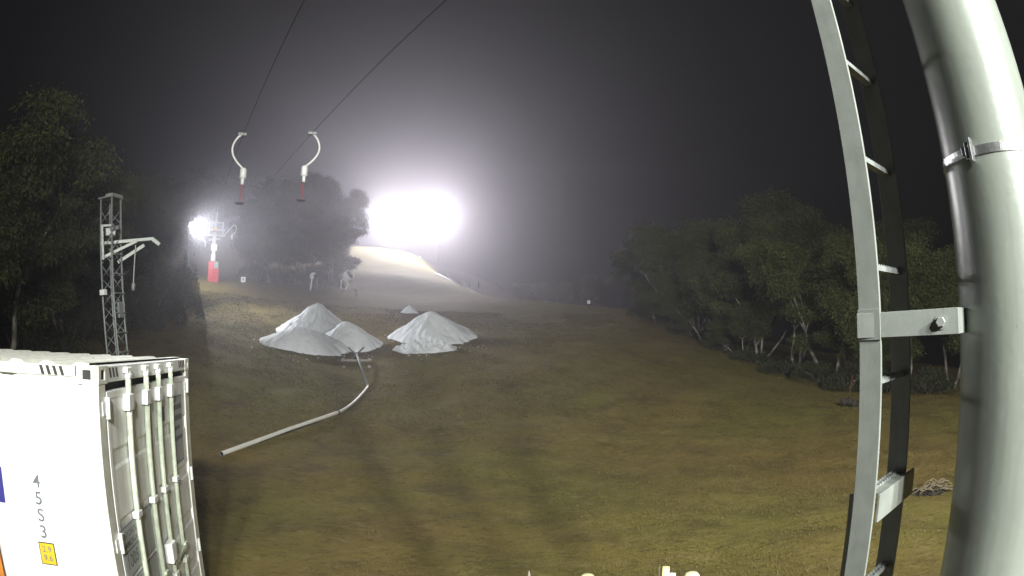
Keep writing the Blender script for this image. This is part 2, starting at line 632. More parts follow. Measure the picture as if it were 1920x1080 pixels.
# ---- two floodlight poles on the crest of the hill
for k, (px, py, d, lab, dx) in enumerate([(822, 406, 97, 'blinding floodlight pole on the hill crest, right of the pair', 0.0),
                                          (736, 412, 101, 'blinding floodlight pole on the hill crest, left one next to the trees', 0.0)]):
    hp = at(px, py, d)
    zb = T(hp[0], hp[1])
    t = thing('hill_floodlight', lab, 'floodlight', (hp[0], hp[1], zb), group='floodlights on the hill crest')
    h = hp[2]-zb
    MB().lathe([(0.08, -0.4), (0.08, 0.0), (0.05, h+0.35)], 12).build('pole', M['galv_dull'], t, True)
    MB().box((0, -0.12, h), (1.9, 0.08, 0.08)).build('crossarm', M['galv_dull'], t)
    aim = np.array([3.0, 12, 1.0])-hp
    for s in (-1, 1):
        flood_head(t, (s*0.6, -0.32, h), aim, 0.8, 0.6, 0.16, M['lens_hill'])
    spot('hill_beam', (0, -0.45, h), np.array([0, -0.45, h])+aim, P_HILL, 140, 0.5, 0.35, (1.0, 0.97, 0.97), t)

# ---- small lamp pole beside the lift pylon
tp = at(357, 421, 46.0)
zb = T(tp[0], tp[1])
t = thing('track_lamp', 'slim lamp pole with a small glaring lamp left of the red padded pylon', 'lamp', (tp[0], tp[1], zb))
h = tp[2]-zb
MB().lathe([(0.07, -0.4), (0.07, 0.0), (0.05, h+0.1)], 10).build('pole', M['galv_dull'], t, True)
MB().bar((0, 0, h-1.1), (0.35, -0.05, h-0.9), 0.28, 0.34).build('control_box', M['galv'], t)
aim = np.array([2.0, 27.0, 3.0])-tp
aim = aim/np.linalg.norm(aim)
flood_head(t, np.array([0, 0, h])+aim*0.2, aim, 0.5, 0.4, 0.16, M['lens_track'])
aim2 = np.array([0.50, 0.62, -0.60])
flood_head(t, np.array([0.1, 0, h-0.62])+aim2*0.25, aim2, 0.5, 0.4, 0.16, M['lens_track'])
spot('track_beam', np.array([0, 0, h])+aim*0.32, np.array([0, 0, h])+aim*10, P_TRACK*2.0, 88, 1.0, 0.12, (0.95, 0.97, 1.0), t)
spot('pylon_beam', np.array([0.1, 0, h-0.62])+aim2*0.36, np.array([0.1, 0, h-0.62])+aim2*10, P_TRACK*0.15, 140, 0.6, 0.12, (0.95, 0.97, 1.0), t)

# ------------------------------------------------------------------ lift tower tube and ladder (right foreground)


def polar(az, d, z=0.0):
    a = math.radians(az)
    return np.array([CAM[0]+d*math.sin(a), CAM[1]+d*math.cos(a), z])


pc = polar(51.72, 1.645)
pz = T(pc[0], pc[1])
t = thing('lift_tower_tube', 'thick grey-green steel tower tube at the right edge', 'tower', (pc[0], pc[1], pz))
prof = [(0.30, -0.3), (0.30, 0.03), (0.148, 0.032)]+[(0.148, z) for z in np.linspace(0.3, 9.0, 30)]
tube = MB().lathe(prof[2:], 64).build('tube', M['pole_paint'], t, True)
MB().lathe([(0.30, -0.25), (0.30, 0.03)], 32).build('base_flange', M['galv_dull'], t)
zband = CAM[2]+0.411-pz
band = MB().lathe([(0.1485, zband-0.013), (0.1513, zband-0.012), (0.1513, zband+0.012), (0.1485, zband+0.013)], 64).build('strap', M['stainless'], t, False)
# buckle on the side of the strap towards the ladder
for azb, w_, h_, dp in ((-163, 0.018, 0.045, 0.016), (-168.5, 0.012, 0.03, 0.014), (-159.5, 0.008, 0.062, 0.026)):
    a = math.radians(azb)
    n_ = np.array([math.cos(a), math.sin(a), 0])
    s_ = np.array([-n_[1], n_[0], 0])
    MB().box(n_*(0.1513+dp/2)+np.array([0, 0, zband]), (dp, w_, h_), (n_, s_, np.array([0, 0, 1.0]))).build('buckle', M['stainless'], band, bevel=0.002)
# paint runs and blisters
dm = MB()
for k in range(8):
    a = math.radians(rnd.uniform(-185, -95))
    z = CAM[2]-pz+rnd.uniform(-0.7, 1.0)
    n_ = np.array([math.cos(a), math.sin(a), 0])
    s_ = np.array([-n_[1], n_[0], 0])
    hh = rnd.choice([0.003, 0.004, 0.006, 0.012])
    dm.box(n_*0.1482+np.array([0, 0, z]), (0.0012, 0.0018, hh), (n_, s_, np.array([0, 0, 1.0])))
dr = dm.build('paint_run', M['pole_paint'], tube)
dr['kind'] = 'stuff'

d1 = 1.52
A1 = polar(37.25, d1)                               # middle of the near stile
u = np.array([math.sin(math.radians(59)), math.cos(math.radians(59)), 0])   # along the rungs, away from the camera
w = np.array([u[1], -u[0], 0])                      # across a stile, towards the right
Z = np.array([0, 0, 1.0])
lz = 0.35
lad = thing('tower_ladder', 'galvanised steel ladder with flat stiles beside the tower tube', 'ladder', (A1[0], A1[1], lz))
base = np.array([A1[0], A1[1], lz])


def L_(p):
    return np.asarray(p, float)-base


camz = CAM[2]
gap = 0.262
for k in range(2):
    c0 = A1+u*gap*k
    c0 = np.array([c0[0], c0[1], 0])
    hgt = 6.4-lz
    MB().box(L_(c0+Z*(lz+hgt/2)), (0.010, 0.064, hgt), (u, w, Z)).build('stile', M['galv'], lad, bevel=0.0015)
rz0 = camz-0.153
for k in range(-8, 11):
    z = rz0+k*0.3005
    if z < lz+0.1 or z > 6.3:
        continue
    m = MB()
    p0 = np.array([A1[0], A1[1], z])
    m.box(L_(p0+u*(gap/2)), (gap-0.011, 0.024, 0.014), (u, w, Z))
    for q in range(11):                             # grip teeth
        for s in (-1, 1):
            m.box(L_(p0+u*(0.03+q*0.0205)+w*s*0.008+Z*0.0085), (0.008, 0.004, 0.005), (u, w, Z))
    m.build('rung', M['galv_dull'], lad)
# upper bracket to the tube, bent flat bar with bolt
B0 = np.array([A1[0], A1[1], 0])-w*0.034-u*0.0105
B1 = polar(46.50, 1.470)
bt = (B1-B0)[:2]
bl = np.linalg.norm(bt)
bt = np.array([bt[0]/bl, bt[1]/bl, 0])
bn = np.array([bt[1], -bt[0], 0])
bn = bn if bn@(-B0) > 0 else -bn
zc = camz-0.004
br = MB()
br.box(L_((B0+B1)/2+Z*zc), (bl, 0.008, 0.064), (bt, bn, Z))
tow = (pc-B1)
tow = np.array([tow[0], tow[1], 0])
tl = np.linalg.norm(tow)
tow /= tl
tn = np.cross(Z, tow)
e0 = B1-bn*0.0045-bt*0.004
e1 = polar(47.3, 1.615)
br.bar(L_(e0+Z*zc), L_(e1+Z*zc), 0.006, 0.0636)
bro = br.build('bracket', M['galv'], lad, bevel=0.0012)
bx = B0+bt*bl*0.83+Z*(zc-0.001)
bm = MB()
bm.lathe([(0.0135, 0.004), (0.0135, 0.0155), (0.0115, 0.0175)], 6, L_(bx), axes_from(bn))
bm.build('bolt', M['galv'], bro)
MB().lathe([(0.0185, 0.0042), (0.0185, 0.0065)], 24, L_(bx), axes_from(bn)).build('washer', M['galv'], bro)
# clip joining the bracket to the near stile
MB().box(L_(np.array([A1[0], A1[1], 0])-u*0.0055+Z*(zc+0.002)), (0.006, 0.066, 0.080), (u, w, Z)).build('stile_clip', M['galv'], lad, bevel=0.001)
# lower cross plate, along the right edges of both stiles
pm = MB()
q0 = np.array([A1[0], A1[1], 0])+w*0.041
pm.box(L_(q0+u*(gap/2+0.028)+Z*(camz-0.487)), (gap+0.048, 0.008, 0.080), (u, w, Z))
pm.box(L_(q0-w*0.030+u*(gap/2+0.01)+Z*(camz-0.4515)), (gap-0.02, 0.052, 0.006), (u, w, Z))
pm.build('cross_plate', M['galv'], lad, bevel=0.0012)
# splice bar behind the near stile
MB().box(L_(np.array([A1[0], A1[1], 0])+u*0.0135-w*0.018+Z*((camz-0.46+lz)/2)), (0.014, 0.064, camz-0.46-lz), (u, w, Z)).build('splice_bar', M['galv'], lad, bevel=0.001)
# stand-off feet so that the ladder is carried by the tube lower down as well
MB().bar(L_(np.array([A1[0], A1[1], 1.1])+u*gap), L_(np.array([pc[0], pc[1], 1.1])-tow*0.15), 0.05, 0.008).build('bracket', M['galv'], lad)
MB().bar(L_(np.array([A1[0], A1[1], 5.4])+u*gap), L_(np.array([pc[0], pc[1], 5.4])-tow*0.15), 0.05, 0.008).build('bracket', M['galv'], lad)

# ------------------------------------------------------------------ shipping container (left foreground)
cC = np.array([-2.51503646, 2.68130715, -0.21271918+CAM[2]])
ca = np.array([-0.33269794, 0.94286511, -0.01781741])      # across the door end
cb = np.array([-0.94303098, -0.33268093, 0.00399701])      # along the length, away from the doors
cu = np.cross(ca, cb)
cu = cu if cu[2] > 0 else -cu
cu /= np.linalg.norm(cu)
CH, CW, CLN = 2.896, 2.438, 6.058
cont = thing('shipping_container', 'white shipping container with placarded doors and lock rods, left foreground', 'container', tuple(cC-cu*CH))
cbase = cC-cu*CH
# local coordinates: u across the door (0 near), s along the length, v down from the roof
Rm = np.stack([ca, cb, cu])


def K(u_, s_, v_):
    return cC+ca*u_+cb*s_-cu*v_-cbase


def cbox(m, u0, u1, s0, s1, v0, v1):
    c = K((u0+u1)/2, (s0+s1)/2, (v0+v1)/2)
    return m.box(c, (abs(u1-u0), abs(s1-s0), abs(v1-v0)), (ca, cb, cu))


# corner posts
for (uu, ss) in ((0, 0), (CW-0.13, 0), (0, CLN-0.13), (CW-0.13, CLN-0.13)):
    m = MB()
    cbox(m, uu+0.004, uu+0.126, ss+0.004, ss+0.126, 0.119, CH-0.119)
    m.build('corner_post', M['rail_paint'], cont, bevel=0.006)
# corner castings: blocks with slotted holes
for (uu, ss, vv) in [(a_, b_, c_) for a_ in (0, CW-0.162) for b_ in (0, CLN-0.178) for c_ in (0, CH-0.118)]:
    m = MB()
    # frame pieces around an oval hole in both outer faces
    cbox(m, uu+0.012, uu+0.150, ss+0.012, ss+0.166, vv+0.002, vv+0.116)
    sf = ss if ss < 1 else ss+0.178
    uf = uu if uu < 1 else uu+0.162
    ds = 0.012 if ss < 1 else -0.012
    du = 0.012 if uu < 1 else -0.012
    for lo, hi in ((0, 0.05), (0.112, 0.162)):
        cbox(m, uu+lo, uu+hi, sf, sf+ds, vv, vv+0.118)
    for lo, hi in ((0, 0.03), (0.088, 0.118)):
        cbox(m, uu+0.05, uu+0.112, sf, sf+ds, vv+lo, vv+hi)
    for lo, hi in ((0.013, 0.058), (0.120, 0.165)):
        cbox(m, uf, uf+du, ss+lo, ss+hi, vv, vv+0.118)
    for lo, hi in ((0, 0.03), (0.088, 0.118)):
        cbox(m, uf, uf+du, ss+0.058, ss+0.120, vv+lo, vv+hi)
    co = m.build('corner_casting', M['rail_paint'], cont, bevel=0.004)
    h1 = MB()
    cbox(h1, uu+0.05, uu+0.112, sf+ds*0.9, sf+ds*0.95, vv+0.03, vv+0.088)
    h1.build('casting_hole', M['rubber'], co)
    h1 = MB()
    cbox(h1, uf+du*0.9, uf+du*0.95, ss+0.058, ss+0.120, vv+0.03, vv+0.088)
    h1.build('casting_hole', M['rubber'], co)
# rails
m = MB()
cbox(m, 0.004, 0.06, 0.178, CLN-0.178, 0.006, 0.075)
cbox(m, CW-0.06, CW-0.004, 0.178, CLN-0.178, 0.006, 0.075)
cbox(m, 0.004, 0.06, 0.178, CLN-0.178, CH-0.16, CH-0.012)
cbox(m, CW-0.06, CW-0.004, 0.178, CLN-0.178, CH-0.16, CH-0.012)
m.build('side_rail', M['rail_paint'], cont, bevel=0.004)
m = MB()
cbox(m, 0.162, CW-0.162, 0.004, 0.10, 0.004, 0.112)
m.build('door_header', M['white_paint'], cont, bevel=0.004)
m = MB()
cbox(m, 0.162, CW-0.162, 0.004, 0.10, CH-0.15, CH-0.012)
m.build('door_sill', M['white_paint'], cont, bevel=0.004)


def corrugated(p0, du_, dv_, dn_, length, height, pitch, depth, flat0=0.0):
    """folded sheet: p0 corner, du_ run direction, dv_ height direction, dn_ outward"""
    prof = [(0.0, 0.0)]
    x = flat0
    if flat0:
        prof.append((x, 0.0))
    while x < length-pitch:
        prof += [(x+pitch*0.24, -depth), (x+pitch*0.50, -depth), (x+pitch*0.74, 0.0), (x+pitch, 0.0)]
        x += pitch
    prof.append((length, 0.0))
    vs, fs = [], []
    for (a_, b_) in prof:
        vs.append(p0+du_*a_+dn_*b_)
        vs.append(p0+du_*a_+dn_*b_+dv_*height)
    for i in range(len(prof)-1):
        fs.append((2*i, 2*i+2, 2*i+3, 2*i+1))
    return MB().add(vs, fs)


corrugated(K(0.018, 0.126, 0.07), cb, -cu, -ca, CLN-0.252, CH-0.22, 0.278, 0.036, 0.52).build('side_wall', M['white_paint'], cont)
corrugated(K(CW-0.018, 0.126, 0.07), cb, -cu, ca, CLN-0.252, CH-0.22, 0.278, 0.036).build('side_wall', M['white_paint'], cont)
corrugated(K(0.126, CLN-0.02, 0.1), ca, -cu, cb, CW-0.252, CH-0.24, 0.278, 0.036).build('end_wall', M['white_paint'], cont)
rw = corrugated(K(0.05, 0.09, -0.012), cb, ca, cu, CLN-0.16, CW-0.1, 0.26, 0.034, 0.10)
nv = len(rw.v)//2
for i in range(nv-1):                                # close the ends of the roof folds down to the rails
    for e_ in (0, 1):
        a_, b_ = np.array(rw.v[2*i+e_]), np.array(rw.v[2*i+2+e_])
        lo_ = [p_-cu*((p_-K(0, 0, 0.03))@cu) for p_ in (a_, b_)]
        rw.add([a_, b_, lo_[1], lo_[0]], [(0, 1, 2, 3)])
rw.build('roof', M['rail_paint'], cont)
m = MB()
cbox(m, 0.03, CW-0.03, 0.05, CLN-0.05, CH-0.13, CH-0.09)
m.build('floor', M['dark_wood'], cont)
# gasket and doors
m = MB()
cbox(m, 0.127, CW-0.127, 0.060, 0.075, 0.113, CH-0.151)
m.build('door_gasket', M['rubber'], cont)
SPL = 1.095
for (u0, u1, n_) in ((0.140, SPL-0.006, 0), (SPL+0.006, CW-0.140, 1)):
    dm = MB()
    v0, v1 = 0.168, CH-0.165
    cbox(dm, u0, u0+0.05, 0.002, 0.059, v0, v1)
    cbox(dm, u1-0.05, u1, 0.002, 0.059, v0, v1)
    cbox(dm, u0+0.05, u1-0.05, 0.002, 0.059, v0, v0+0.05)
    cbox(dm, u0+0.05, u1-0.05, 0.002, 0.059, v1-0.05, v1)
    door = dm.build('door', M['door_paint'], cont, bevel=0.003)
    pn = MB()
    # pressed panel with horizontal swages
    ys = [v0+0.05]
    for c_ in (0.62, 1.10, 1.58, 2.06, 2.48):
        ys += [c_-0.07, c_-0.045, c_+0.045, c_+0.07]
    ys.append(v1-0.05)
    dep = [0.006]+[0.006, 0.015, 0.015, 0.006]*5+[0.006]
    vs, fs = [], []
    for y_, d_ in zip(ys, dep):
        vs += [K(u0+0.05, d_, y_), K(u1-0.05, d_, y_)]
    for i in range(len(ys)-1):
        fs.append((2*i, 2*i+1, 2*i+3, 2*i+2))
    pn.add(vs, fs).build('door_panel', M['door_paint'], door)
    # hinges along the outer edge
    for hv in (0.27, 1.17, 1.95, 2.55):
        hm = MB()
        uo = 0.132 if n_ == 0 else CW-0.132
        cbox(hm, uo-0.085, uo+0.075, -0.006, 0.0015, hv-0.045, hv+0.045)
        hm.tube([K(uo-0.01, -0.012, hv-0.07), K(uo-0.01, -0.012, hv+0.07)], 0.016, 10)
        hm.build('hinge', M['white_paint'], door, bevel=0.002)
# lock rods with cams, guides, handles
for ru, hs in ((0.51, 1), (0.93, -1), (1.265, 1), (1.65, -1)):
    m = MB()
    m.tube([K(ru, -0.020, 0.05), K(ru, -0.020, CH-0.06)], 0.021, 14)
    rod = m.build('lock_rod', M['rod_paint'], cont, True)
    cm = MB()
    cbox(cm, ru-0.045, ru+0.045, -0.034, 0.003, 0.020, 0.062)
    cbox(cm, ru-0.03, ru+0.03, -0.046, -0.004, 0.066, 0.100)
    cm.build('cam', M['white_paint'], rod, bevel=0.006)
    for gv, gh in ((0.265, 0.115), (1.075, 0.05), (1.86, 0.05), (2.48, 0.10)):
        gm = MB()
        cbox(gm, ru-0.050, ru+0.050, -0.046, 0.0055, gv-gh/2, gv+gh/2)
        gm.build('rod_guide', M['white_paint'], rod, bevel=0.006)
    hm = MB()
    hm.bar(K(ru, -0.05, 1.72), K(ru+hs*0.36, -0.055, 1.74), 0.012, 0.034, cu)
    cbox(hm, ru-0.035, ru+0.035, -0.058, -0.022, 1.69, 1.75)
    hm.build('handle', M['rod_paint'], rod, bevel=0.003)
m = MB()
cbox(m, 1.10, 1.24, -0.075, 0.0015, 1.52, 1.70)
m.build('lock_box', M['white_paint'], cont, bevel=0.012)


def text(s, size, pos, xd, yd, matr, parent, name='marking', ext=0.0015, bold=0.0):
    cu_ = bpy.data.curves.new(name, 'FONT')
    cu_.body = s
    cu_.size = size
    cu_.align_x = 'CENTER'
    cu_.align_y = 'CENTER'
    cu_.extrude = ext
    cu_.offset = bold
    tmp = bpy.data.objects.new('tmp', cu_)
    COL.objects.link(tmp)
    dg = bpy.context.evaluated_depsgraph_get()
    me = bpy.data.meshes.new_from_object(tmp.evaluated_get(dg))
    bpy.data.objects.remove(tmp)
    me.materials.clear()
    me.materials.append(matr)
    xd, yd = np.asarray(xd, float), np.asarray(yd, float)
    n_ = np.cross(xd, yd)
    co = np.empty(len(me.vertices)*3, np.float32)
    me.vertices.foreach_get('co', co)
    co = co.reshape(-1, 3)
    co = np.asarray(pos)[None]+co[:, :1]*xd+co[:, 1:2]*yd+co[:, 2:3]*n_
    me.vertices.foreach_set('co', co.astype(np.float32).ravel())
    me.update()
    o = bpy.data.objects.new(name, me)
    COL.objects.link(o)
    o.parent = parent
    return o


# markings: stacked size code and yellow height label on the long side (reading left to right there runs towards the doors)
sx = -cb
for ch, v_ in (('4', 0.77), ('5', 0.885), ('S', 1.0), ('3', 1.115)):
    text(ch, 0.125, K(0.0155, 0.545, v_), sx, cu, M['grey_ink'], cont, bold=0.001)
m = MB()
cbox(m, 0.0140, 0.0172, 0.475, 0.605, 1.185, 1.345)
bo = m.build('height_label', M['black_ink'], cont)
m = MB()
cbox(m, 0.0125, 0.0139, 0.482, 0.598, 1.192, 1.338)
m.build('label_face', M['yellow_vinyl'], bo)
text('2.9', 0.062, K(0.0118, 0.540, 1.235), sx, cu, M['grey_ink'], bo, ext=0.0004)
text('9.6', 0.062, K(0.0118, 0.540, 1.297), sx, cu, M['grey_ink'], bo, ext=0.0004)
m = MB()
cbox(m, 0.0130, 0.0172, 0.842, 1.32, 0.70, 0.945)
m.build('blue_panel', M['blue_vinyl'], cont)
m = MB()
cbox(m, 0.0130, 0.0172, 0.975, 1.30, 1.22, 1.75)
m.build('orange_panel', M['orange_vinyl'], cont)
# hazard stripes on the top rail corners
for k in range(6):
    a0 = 0.225+k*0.052
    if k in (0, 5):
        continue
    vs = [K(0.0022, a0, 0.012), K(0.0022, a0+0.026, 0.012), K(0.0022, a0+0.004, 0.070), K(0.0022, a0-0.022, 0.070)]
    MB().add(vs, [(0, 1, 2, 3)]).build('hazard_stripe', M['black_ink'], cont)
for u00, n_ in ((0.185, 3), (2.02, 4)):
    for k in range(n_):
        a0 = u00+k*0.062
        vs = [K(a0, 0.0022, 0.018), K(a0+0.034, 0.0022, 0.018), K(a0+0.060, 0.0022, 0.082), K(a0+0.026, 0.0022, 0.082)]
        MB().add(vs, [(0, 1, 2, 3)]).build('hazard_stripe', M['black_ink'], cont)
# placards on the left door leaf


def placard(u0, u1, v0, v1, lines, s_=0.0020):
    m = MB()
    cbox(m, u0, u1, s_, s_+0.002, v0, v1)
    po = m.build('placard', M['grey_ink'], cont)
    m = MB()
    cbox(m, u0+0.010, u1-0.010, s_-0.0016, s_-0.0004, v0+0.010, v1-0.010)
    m.build('placard_face', M['placard'], po)
    for tx, sz, uc, vc in lines:
        text(tx, sz, K(uc, s_-0.0022, vc), ca, cu, M['grey_ink'], po, ext=0.0003, bold=0.0006)
    return po


po = placard(0.155, 0.885, 1.10, 1.47, [('ANHYDROUS', 0.068, 0.335, 1.165), ('AMMONIA', 0.068, 0.335, 1.235), ('1005', 0.135, 0.335, 1.365)])
m = MB()
cbox(m, 0.155, 0.52, -0.0006, 0.0, 1.275, 1.285)
m.build('placard_rule', M['grey_ink'], po)
placard(0.155, 0.885, 1.50, 1.78, [('UN 1005', 0.07, 0.34, 1.56), ('TOXIC GAS', 0.06, 0.34, 1.64)])
placard(1.72, 2.10, 0.34, 0.98, [])
for q, (a_, b_, c_, d_) in enumerate([(1.74, 2.08, 0.42, 0.47), (1.74, 2.08, 0.52, 0.57), (1.74, 2.0, 0.62, 0.66), (1.74, 2.08, 0.72, 0.76), (1.38, 1.50, 0.40, 0.52), (1.40, 1.46, 1.30, 1.36)]):
    m = MB()
    cbox(m, a_, b_, -0.0004 if q < 4 else 0.0030, 0.0002 if q < 4 else 0.0056, c_, d_)
    m.build('stencil_block', M['grey_ink'], cont)
# ribs of tape and small rails on the right post
m = MB()
cbox(m, CW-0.20, CW-0.185, -0.008, 0.0015, 0.25, 2.4)
m.build('door_trim', M['rail_paint'], cont, bevel=0.003)

# ------------------------------------------------------------------ lattice mast behind the container
mb = at(221, 669, 13.0)
mtop = at(208, 374, 13.0)
mz = T(mb[0], mb[1])
ad_ = (mtop-mb)/np.linalg.norm(mtop-mb)
m0 = mb-ad_*((mb[2]-mz)/ad_[2])
mast = thing('lattice_mast', 'slim grey lattice mast with a short boom, rising behind the container', 'mast', tuple(m0))
HL = float(np.linalg.norm(mtop-m0))
view = np.array([-m0[0], -m0[1], 0])/math.hypot(m0[0], m0[1])
rightv = np.array([view[1]*-1, view[0], 0])
rightv = rightv if rightv@np.array([CM[0, 0], CM[1, 0], 0]) > 0 else -rightv
yaw = math.radians(38)
fx = rightv*math.cos(yaw)+view*math.sin(yaw)
fx = fx-(fx@ad_)*ad_
fx /= np.linalg.norm(fx)
fy = np.cross(ad_, fx)
sd = 0.17
cor = [(-1, -1), (1, -1), (1, 1), (-1, 1)]


def mp(i, j, h_):
    return fx*i*sd+fy*j*sd+ad_*h_


for (i, j) in cor:
    MB().tube([mp(i, j, -0.3), mp(i, j, HL)], 0.022, 8).build('chord', M['galv_dull'], mast, True)
nb = int(HL/0.30)
for f_ in range(4):
    a_, b_ = cor[f_], cor[(f_+1) % 4]
    for k in range(nb):
        h0, h1_ = k*0.30, (k+1)*0.30
        p_, q_ = (a_, b_) if k % 2 == 0 else (b_, a_)
        MB().tube([mp(*p_, h0), mp(*q_, h1_)], 0.009, 6).build('brace', M['galv_dull'], mast, True)
m = MB()
m.box(ad_*(HL+0.02), (0.44, 0.44, 0.03), (fx, fy, ad_))
m.box(ad_*(HL+0.06)+fx*0.1, (0.22, 0.40, 0.06), (fx, fy, ad_))
m.build('cap_plate', M['galv_dull'], mast)
# boom with two side plates, rope and weight
bh = HL-0.98
bdir = rightv-(rightv@ad_)*ad_
bdir /= np.linalg.norm(bdir)
bside = np.cross(ad_, bdir)
m = MB()
m.bar(ad_*bh-bdir*0.24, ad_*(bh+0.06)+bdir*1.02, 0.10, 0.075, ad_)
m.bar(ad_*(bh-0.33)-bdir*0.22-bside*0.1, ad_*(bh+0.01)+bdir*0.62-bside*0.1, 0.05, 0.07, ad_)
m.bar(ad_*(bh-0.42)+bdir*0.15+bside*0.1, ad_*(bh-0.06)+bdir*0.80+bside*0.1, 0.05, 0.08, ad_)
m.bar(ad_*(bh+0.06)+bdir*0.98, ad_*(bh-0.08)+bdir*1.16, 0.09, 0.09, ad_)
bo = m.build('boom', M['galv'], mast, bevel=0.006)
m = MB()
m.bar(ad_*(bh-0.38)-bdir*0.18-bside*0.20, ad_*(bh+0.36)-bdir*0.20-bside*0.20, 0.07, 0.05, bdir)
m.bar(ad_*(bh+0.36)-bdir*0.22-bside*0.2, ad_*(bh+0.36)+bdir*0.02-bside*0.2, 0.05, 0.05, ad_)
m.box(ad_*(bh+0.22)-bside*0.18, (0.22, 0.10, 0.16), (bdir, bside, ad_))
m.build('clamp_frame', M['galv_dull'], mast, bevel=0.004)
for k, (o_, z_) in enumerate(((0.05, 0.28), (0.16, 0.30), (0.02, 0.12))):
    MB().lathe([(0.05, -0.02), (0.06, -0.015), (0.045, 0.0), (0.06, 0.015), (0.05, 0.02)], 14, ad_*(bh+z_)+bdir*o_-bside*0.24, np.stack([bdir, ad_, bside])).build('pulley', M['dark_steel'], mast, True)
rp0 = ad_*(bh+0.02)+bdir*0.60
rope = MB().tube([rp0, rp0-Z*0.92], 0.014, 6).build('hanging_rope', M['galv'], mast)
MB().lathe([(0.015, 0), (0.045, -0.05), (0.045, -0.16), (0.02, -0.2)], 10, rp0-Z*0.90).build('weight', M['galv'], rope, True)
# climbing steps and boxes low on the mast
for k in range(9):
    hk = HL-1.25-k*0.42
    m = MB()
    p_, q_ = mp(1, -1, hk), mp(1, 1, hk)
    o_ = fx*0.06
    m.tube([p_, p_+o_, q_+o_, q_], 0.013, 6)
    m.build('climbing_step', M['galv_dull'], mast)
MB().box(mp(0, -1, HL-2.05)-fy*0.05-fx*0.1, (0.14, 0.12, 0.12), (fx, fy, ad_)).build('junction_box', M['sign_white'], mast, bevel=0.01)
MB().box(mp(1, 0, HL-2.45)+fx*0.03, (0.06, 0.16, 0.34), (fx, fy, ad_)).build('junction_box', M['galv_dull'], mast, bevel=0.01)

# ------------------------------------------------------------------ T-bar lift: pylon, cables, hangers
pb = ground_at(398, 527, 44, 56)
pyl = thing('lift_pylon', 'white T-bar lift pylon with red crash padding round its foot', 'lift pylon', tuple(pb), math.radians(33))
pr = math.hypot(pb[0], pb[1])
H_top = at(405, 397, pr)[2]-pb[2]
H_arm = at(405, 432, pr)[2]-pb[2]
H_pad = at(398, 490, pr)[2]-pb[2]
m = MB()
m.span((-0.43, -0.40, -0.2), (0.10, 0.40, H_pad))
m.build('crash_pad', M['red_pad'], pyl, bevel=0.06)
m = MB()
m.span((0.11, -0.42, -0.2), (0.56, 0.38, H_pad*0.62))
m.build('crash_pad', M['red_pad'], pyl, bevel=0.07)
m = MB()
m.span((0.15, -0.3, H_pad*0.64), (0.5, 0.2, H_pad*0.98))
m.build('control_box', M['galv'], pyl, bevel=0.02)
m = MB()
m.lathe([(0.24, 0.0), (0.22, H_pad+0.6), (0.17, H_pad+0.62), (0.16, H_arm-0.2)], 16)
m.build('column', M['sign_white'], pyl, True)
m = MB()
m.span((-0.26, -0.26, H_pad+0.95), (0.30, 0.26, H_pad+1.55))
m.build('junction_box', M['sign_white'], pyl, bevel=0.05)
m = MB()
for z0 in (H_arm-0.45, H_arm+0.05):
    m.bar((-1.0, 0, z0), (1.0, 0, z0), 0.13, 0.13)
for x0 in (-0.55, 0.75):
    m.bar((x0, 0, H_arm-0.45), (x0, 0, H_arm+0.75), 0.11, 0.11)
m.bar((-0.55, 0, H_arm+0.72), (0.75, 0, H_arm+0.72), 0.10, 0.10)
m.bar((-0.55, 0, H_arm-0.9), (0.55, 0, H_arm-0.75), 0.13, 0.13)
m.build('crossarm', M['sign_white'], pyl, bevel=0.02)
MB().bar((0.0, 0, H_arm+0.0), (0.12, 0, H_top), 0.16, 0.14).build('spike', M['sign_white'], pyl)
MB().lathe([(0.20, -0.06), (0.22, 0), (0.20, 0.06)], 14, (0, -0.14, H_arm+0.1), np.array([[1, 0, 0], [0, 0, 1.0], [0, -1.0, 0]])).build('beacon', M['yellow_vinyl'], pyl, True)
for s in (-1, 1):
    for dy in (-0.6, -0.2, 0.2, 0.6):
        MB().lathe([(0.16, -0.04), (0.13, 0), (0.16, 0.04)], 14, (s*1.0, dy, H_arm+0.12), np.array([[0, 1.0, 0], [0, 0, 1.0], [1.0, 0, 0]])).build('sheave', M['galv'], pyl, True)
    MB().bar((s*1.0, -0.8, H_arm+0.08), (s*1.0, 0.8, H_arm+0.08), 0.05, 0.10).build('sheave_beam', M['sign_white'], pyl)
m = MB()
m.bar((-1.0, 0, H_arm+0.02), (-1.75, 0, H_arm-0.05), 0.10, 0.13)
m.tube([(-0.9, 0, H_arm), (-1.12, 0, H_arm-0.35), (-1.08, 0, H_arm-0.8), (-0.82, 0, H_arm-1.1), (-0.82, 0, H_arm-1.55)], 0.09, 8)
m.build('catch_horn', M['sign_white'], pyl, True)
MB().bar((0.95, 0, H_arm-0.35), (1.75, 0, H_arm+0.62), 0.08, 0.10).build('catch_horn', M['sign_white'], pyl)

ldir = np.array([-0.54228706, 0.83393185, 0.10238371])
ldir /= np.linalg.norm(ldir)
PA, PB = at(394, 424, 50), at(436, 425, 50)


def on_cable(P, px, py):
    r = ray(px, py)
    s = np.linalg.lstsq(np.stack([r, ldir], 1), P-CAM, rcond=None)[0]
    return CAM+r*s[0], s[0]


QA, rA = on_cable(PA, 456, 253)
QB, rB = on_cable(PB, 584, 251)
print('tbar ranges', rA, rB, QA, QB)


def cable_pts(P, Q):
    d = (Q-P)/np.linalg.norm(Q-P)
    near = Q+d*(Q[1]+26)/-d[1]
    out = []
    for k in range(41):
        s = k/40
        p = near*(1-s)+P*s
        p = p-np.array([0, 0, 1])*0.0
        out.append(p)
    for k in range(1, 14):
        out.append(P+ldir*5.0*k+Z*(-0.05*k))
    return out


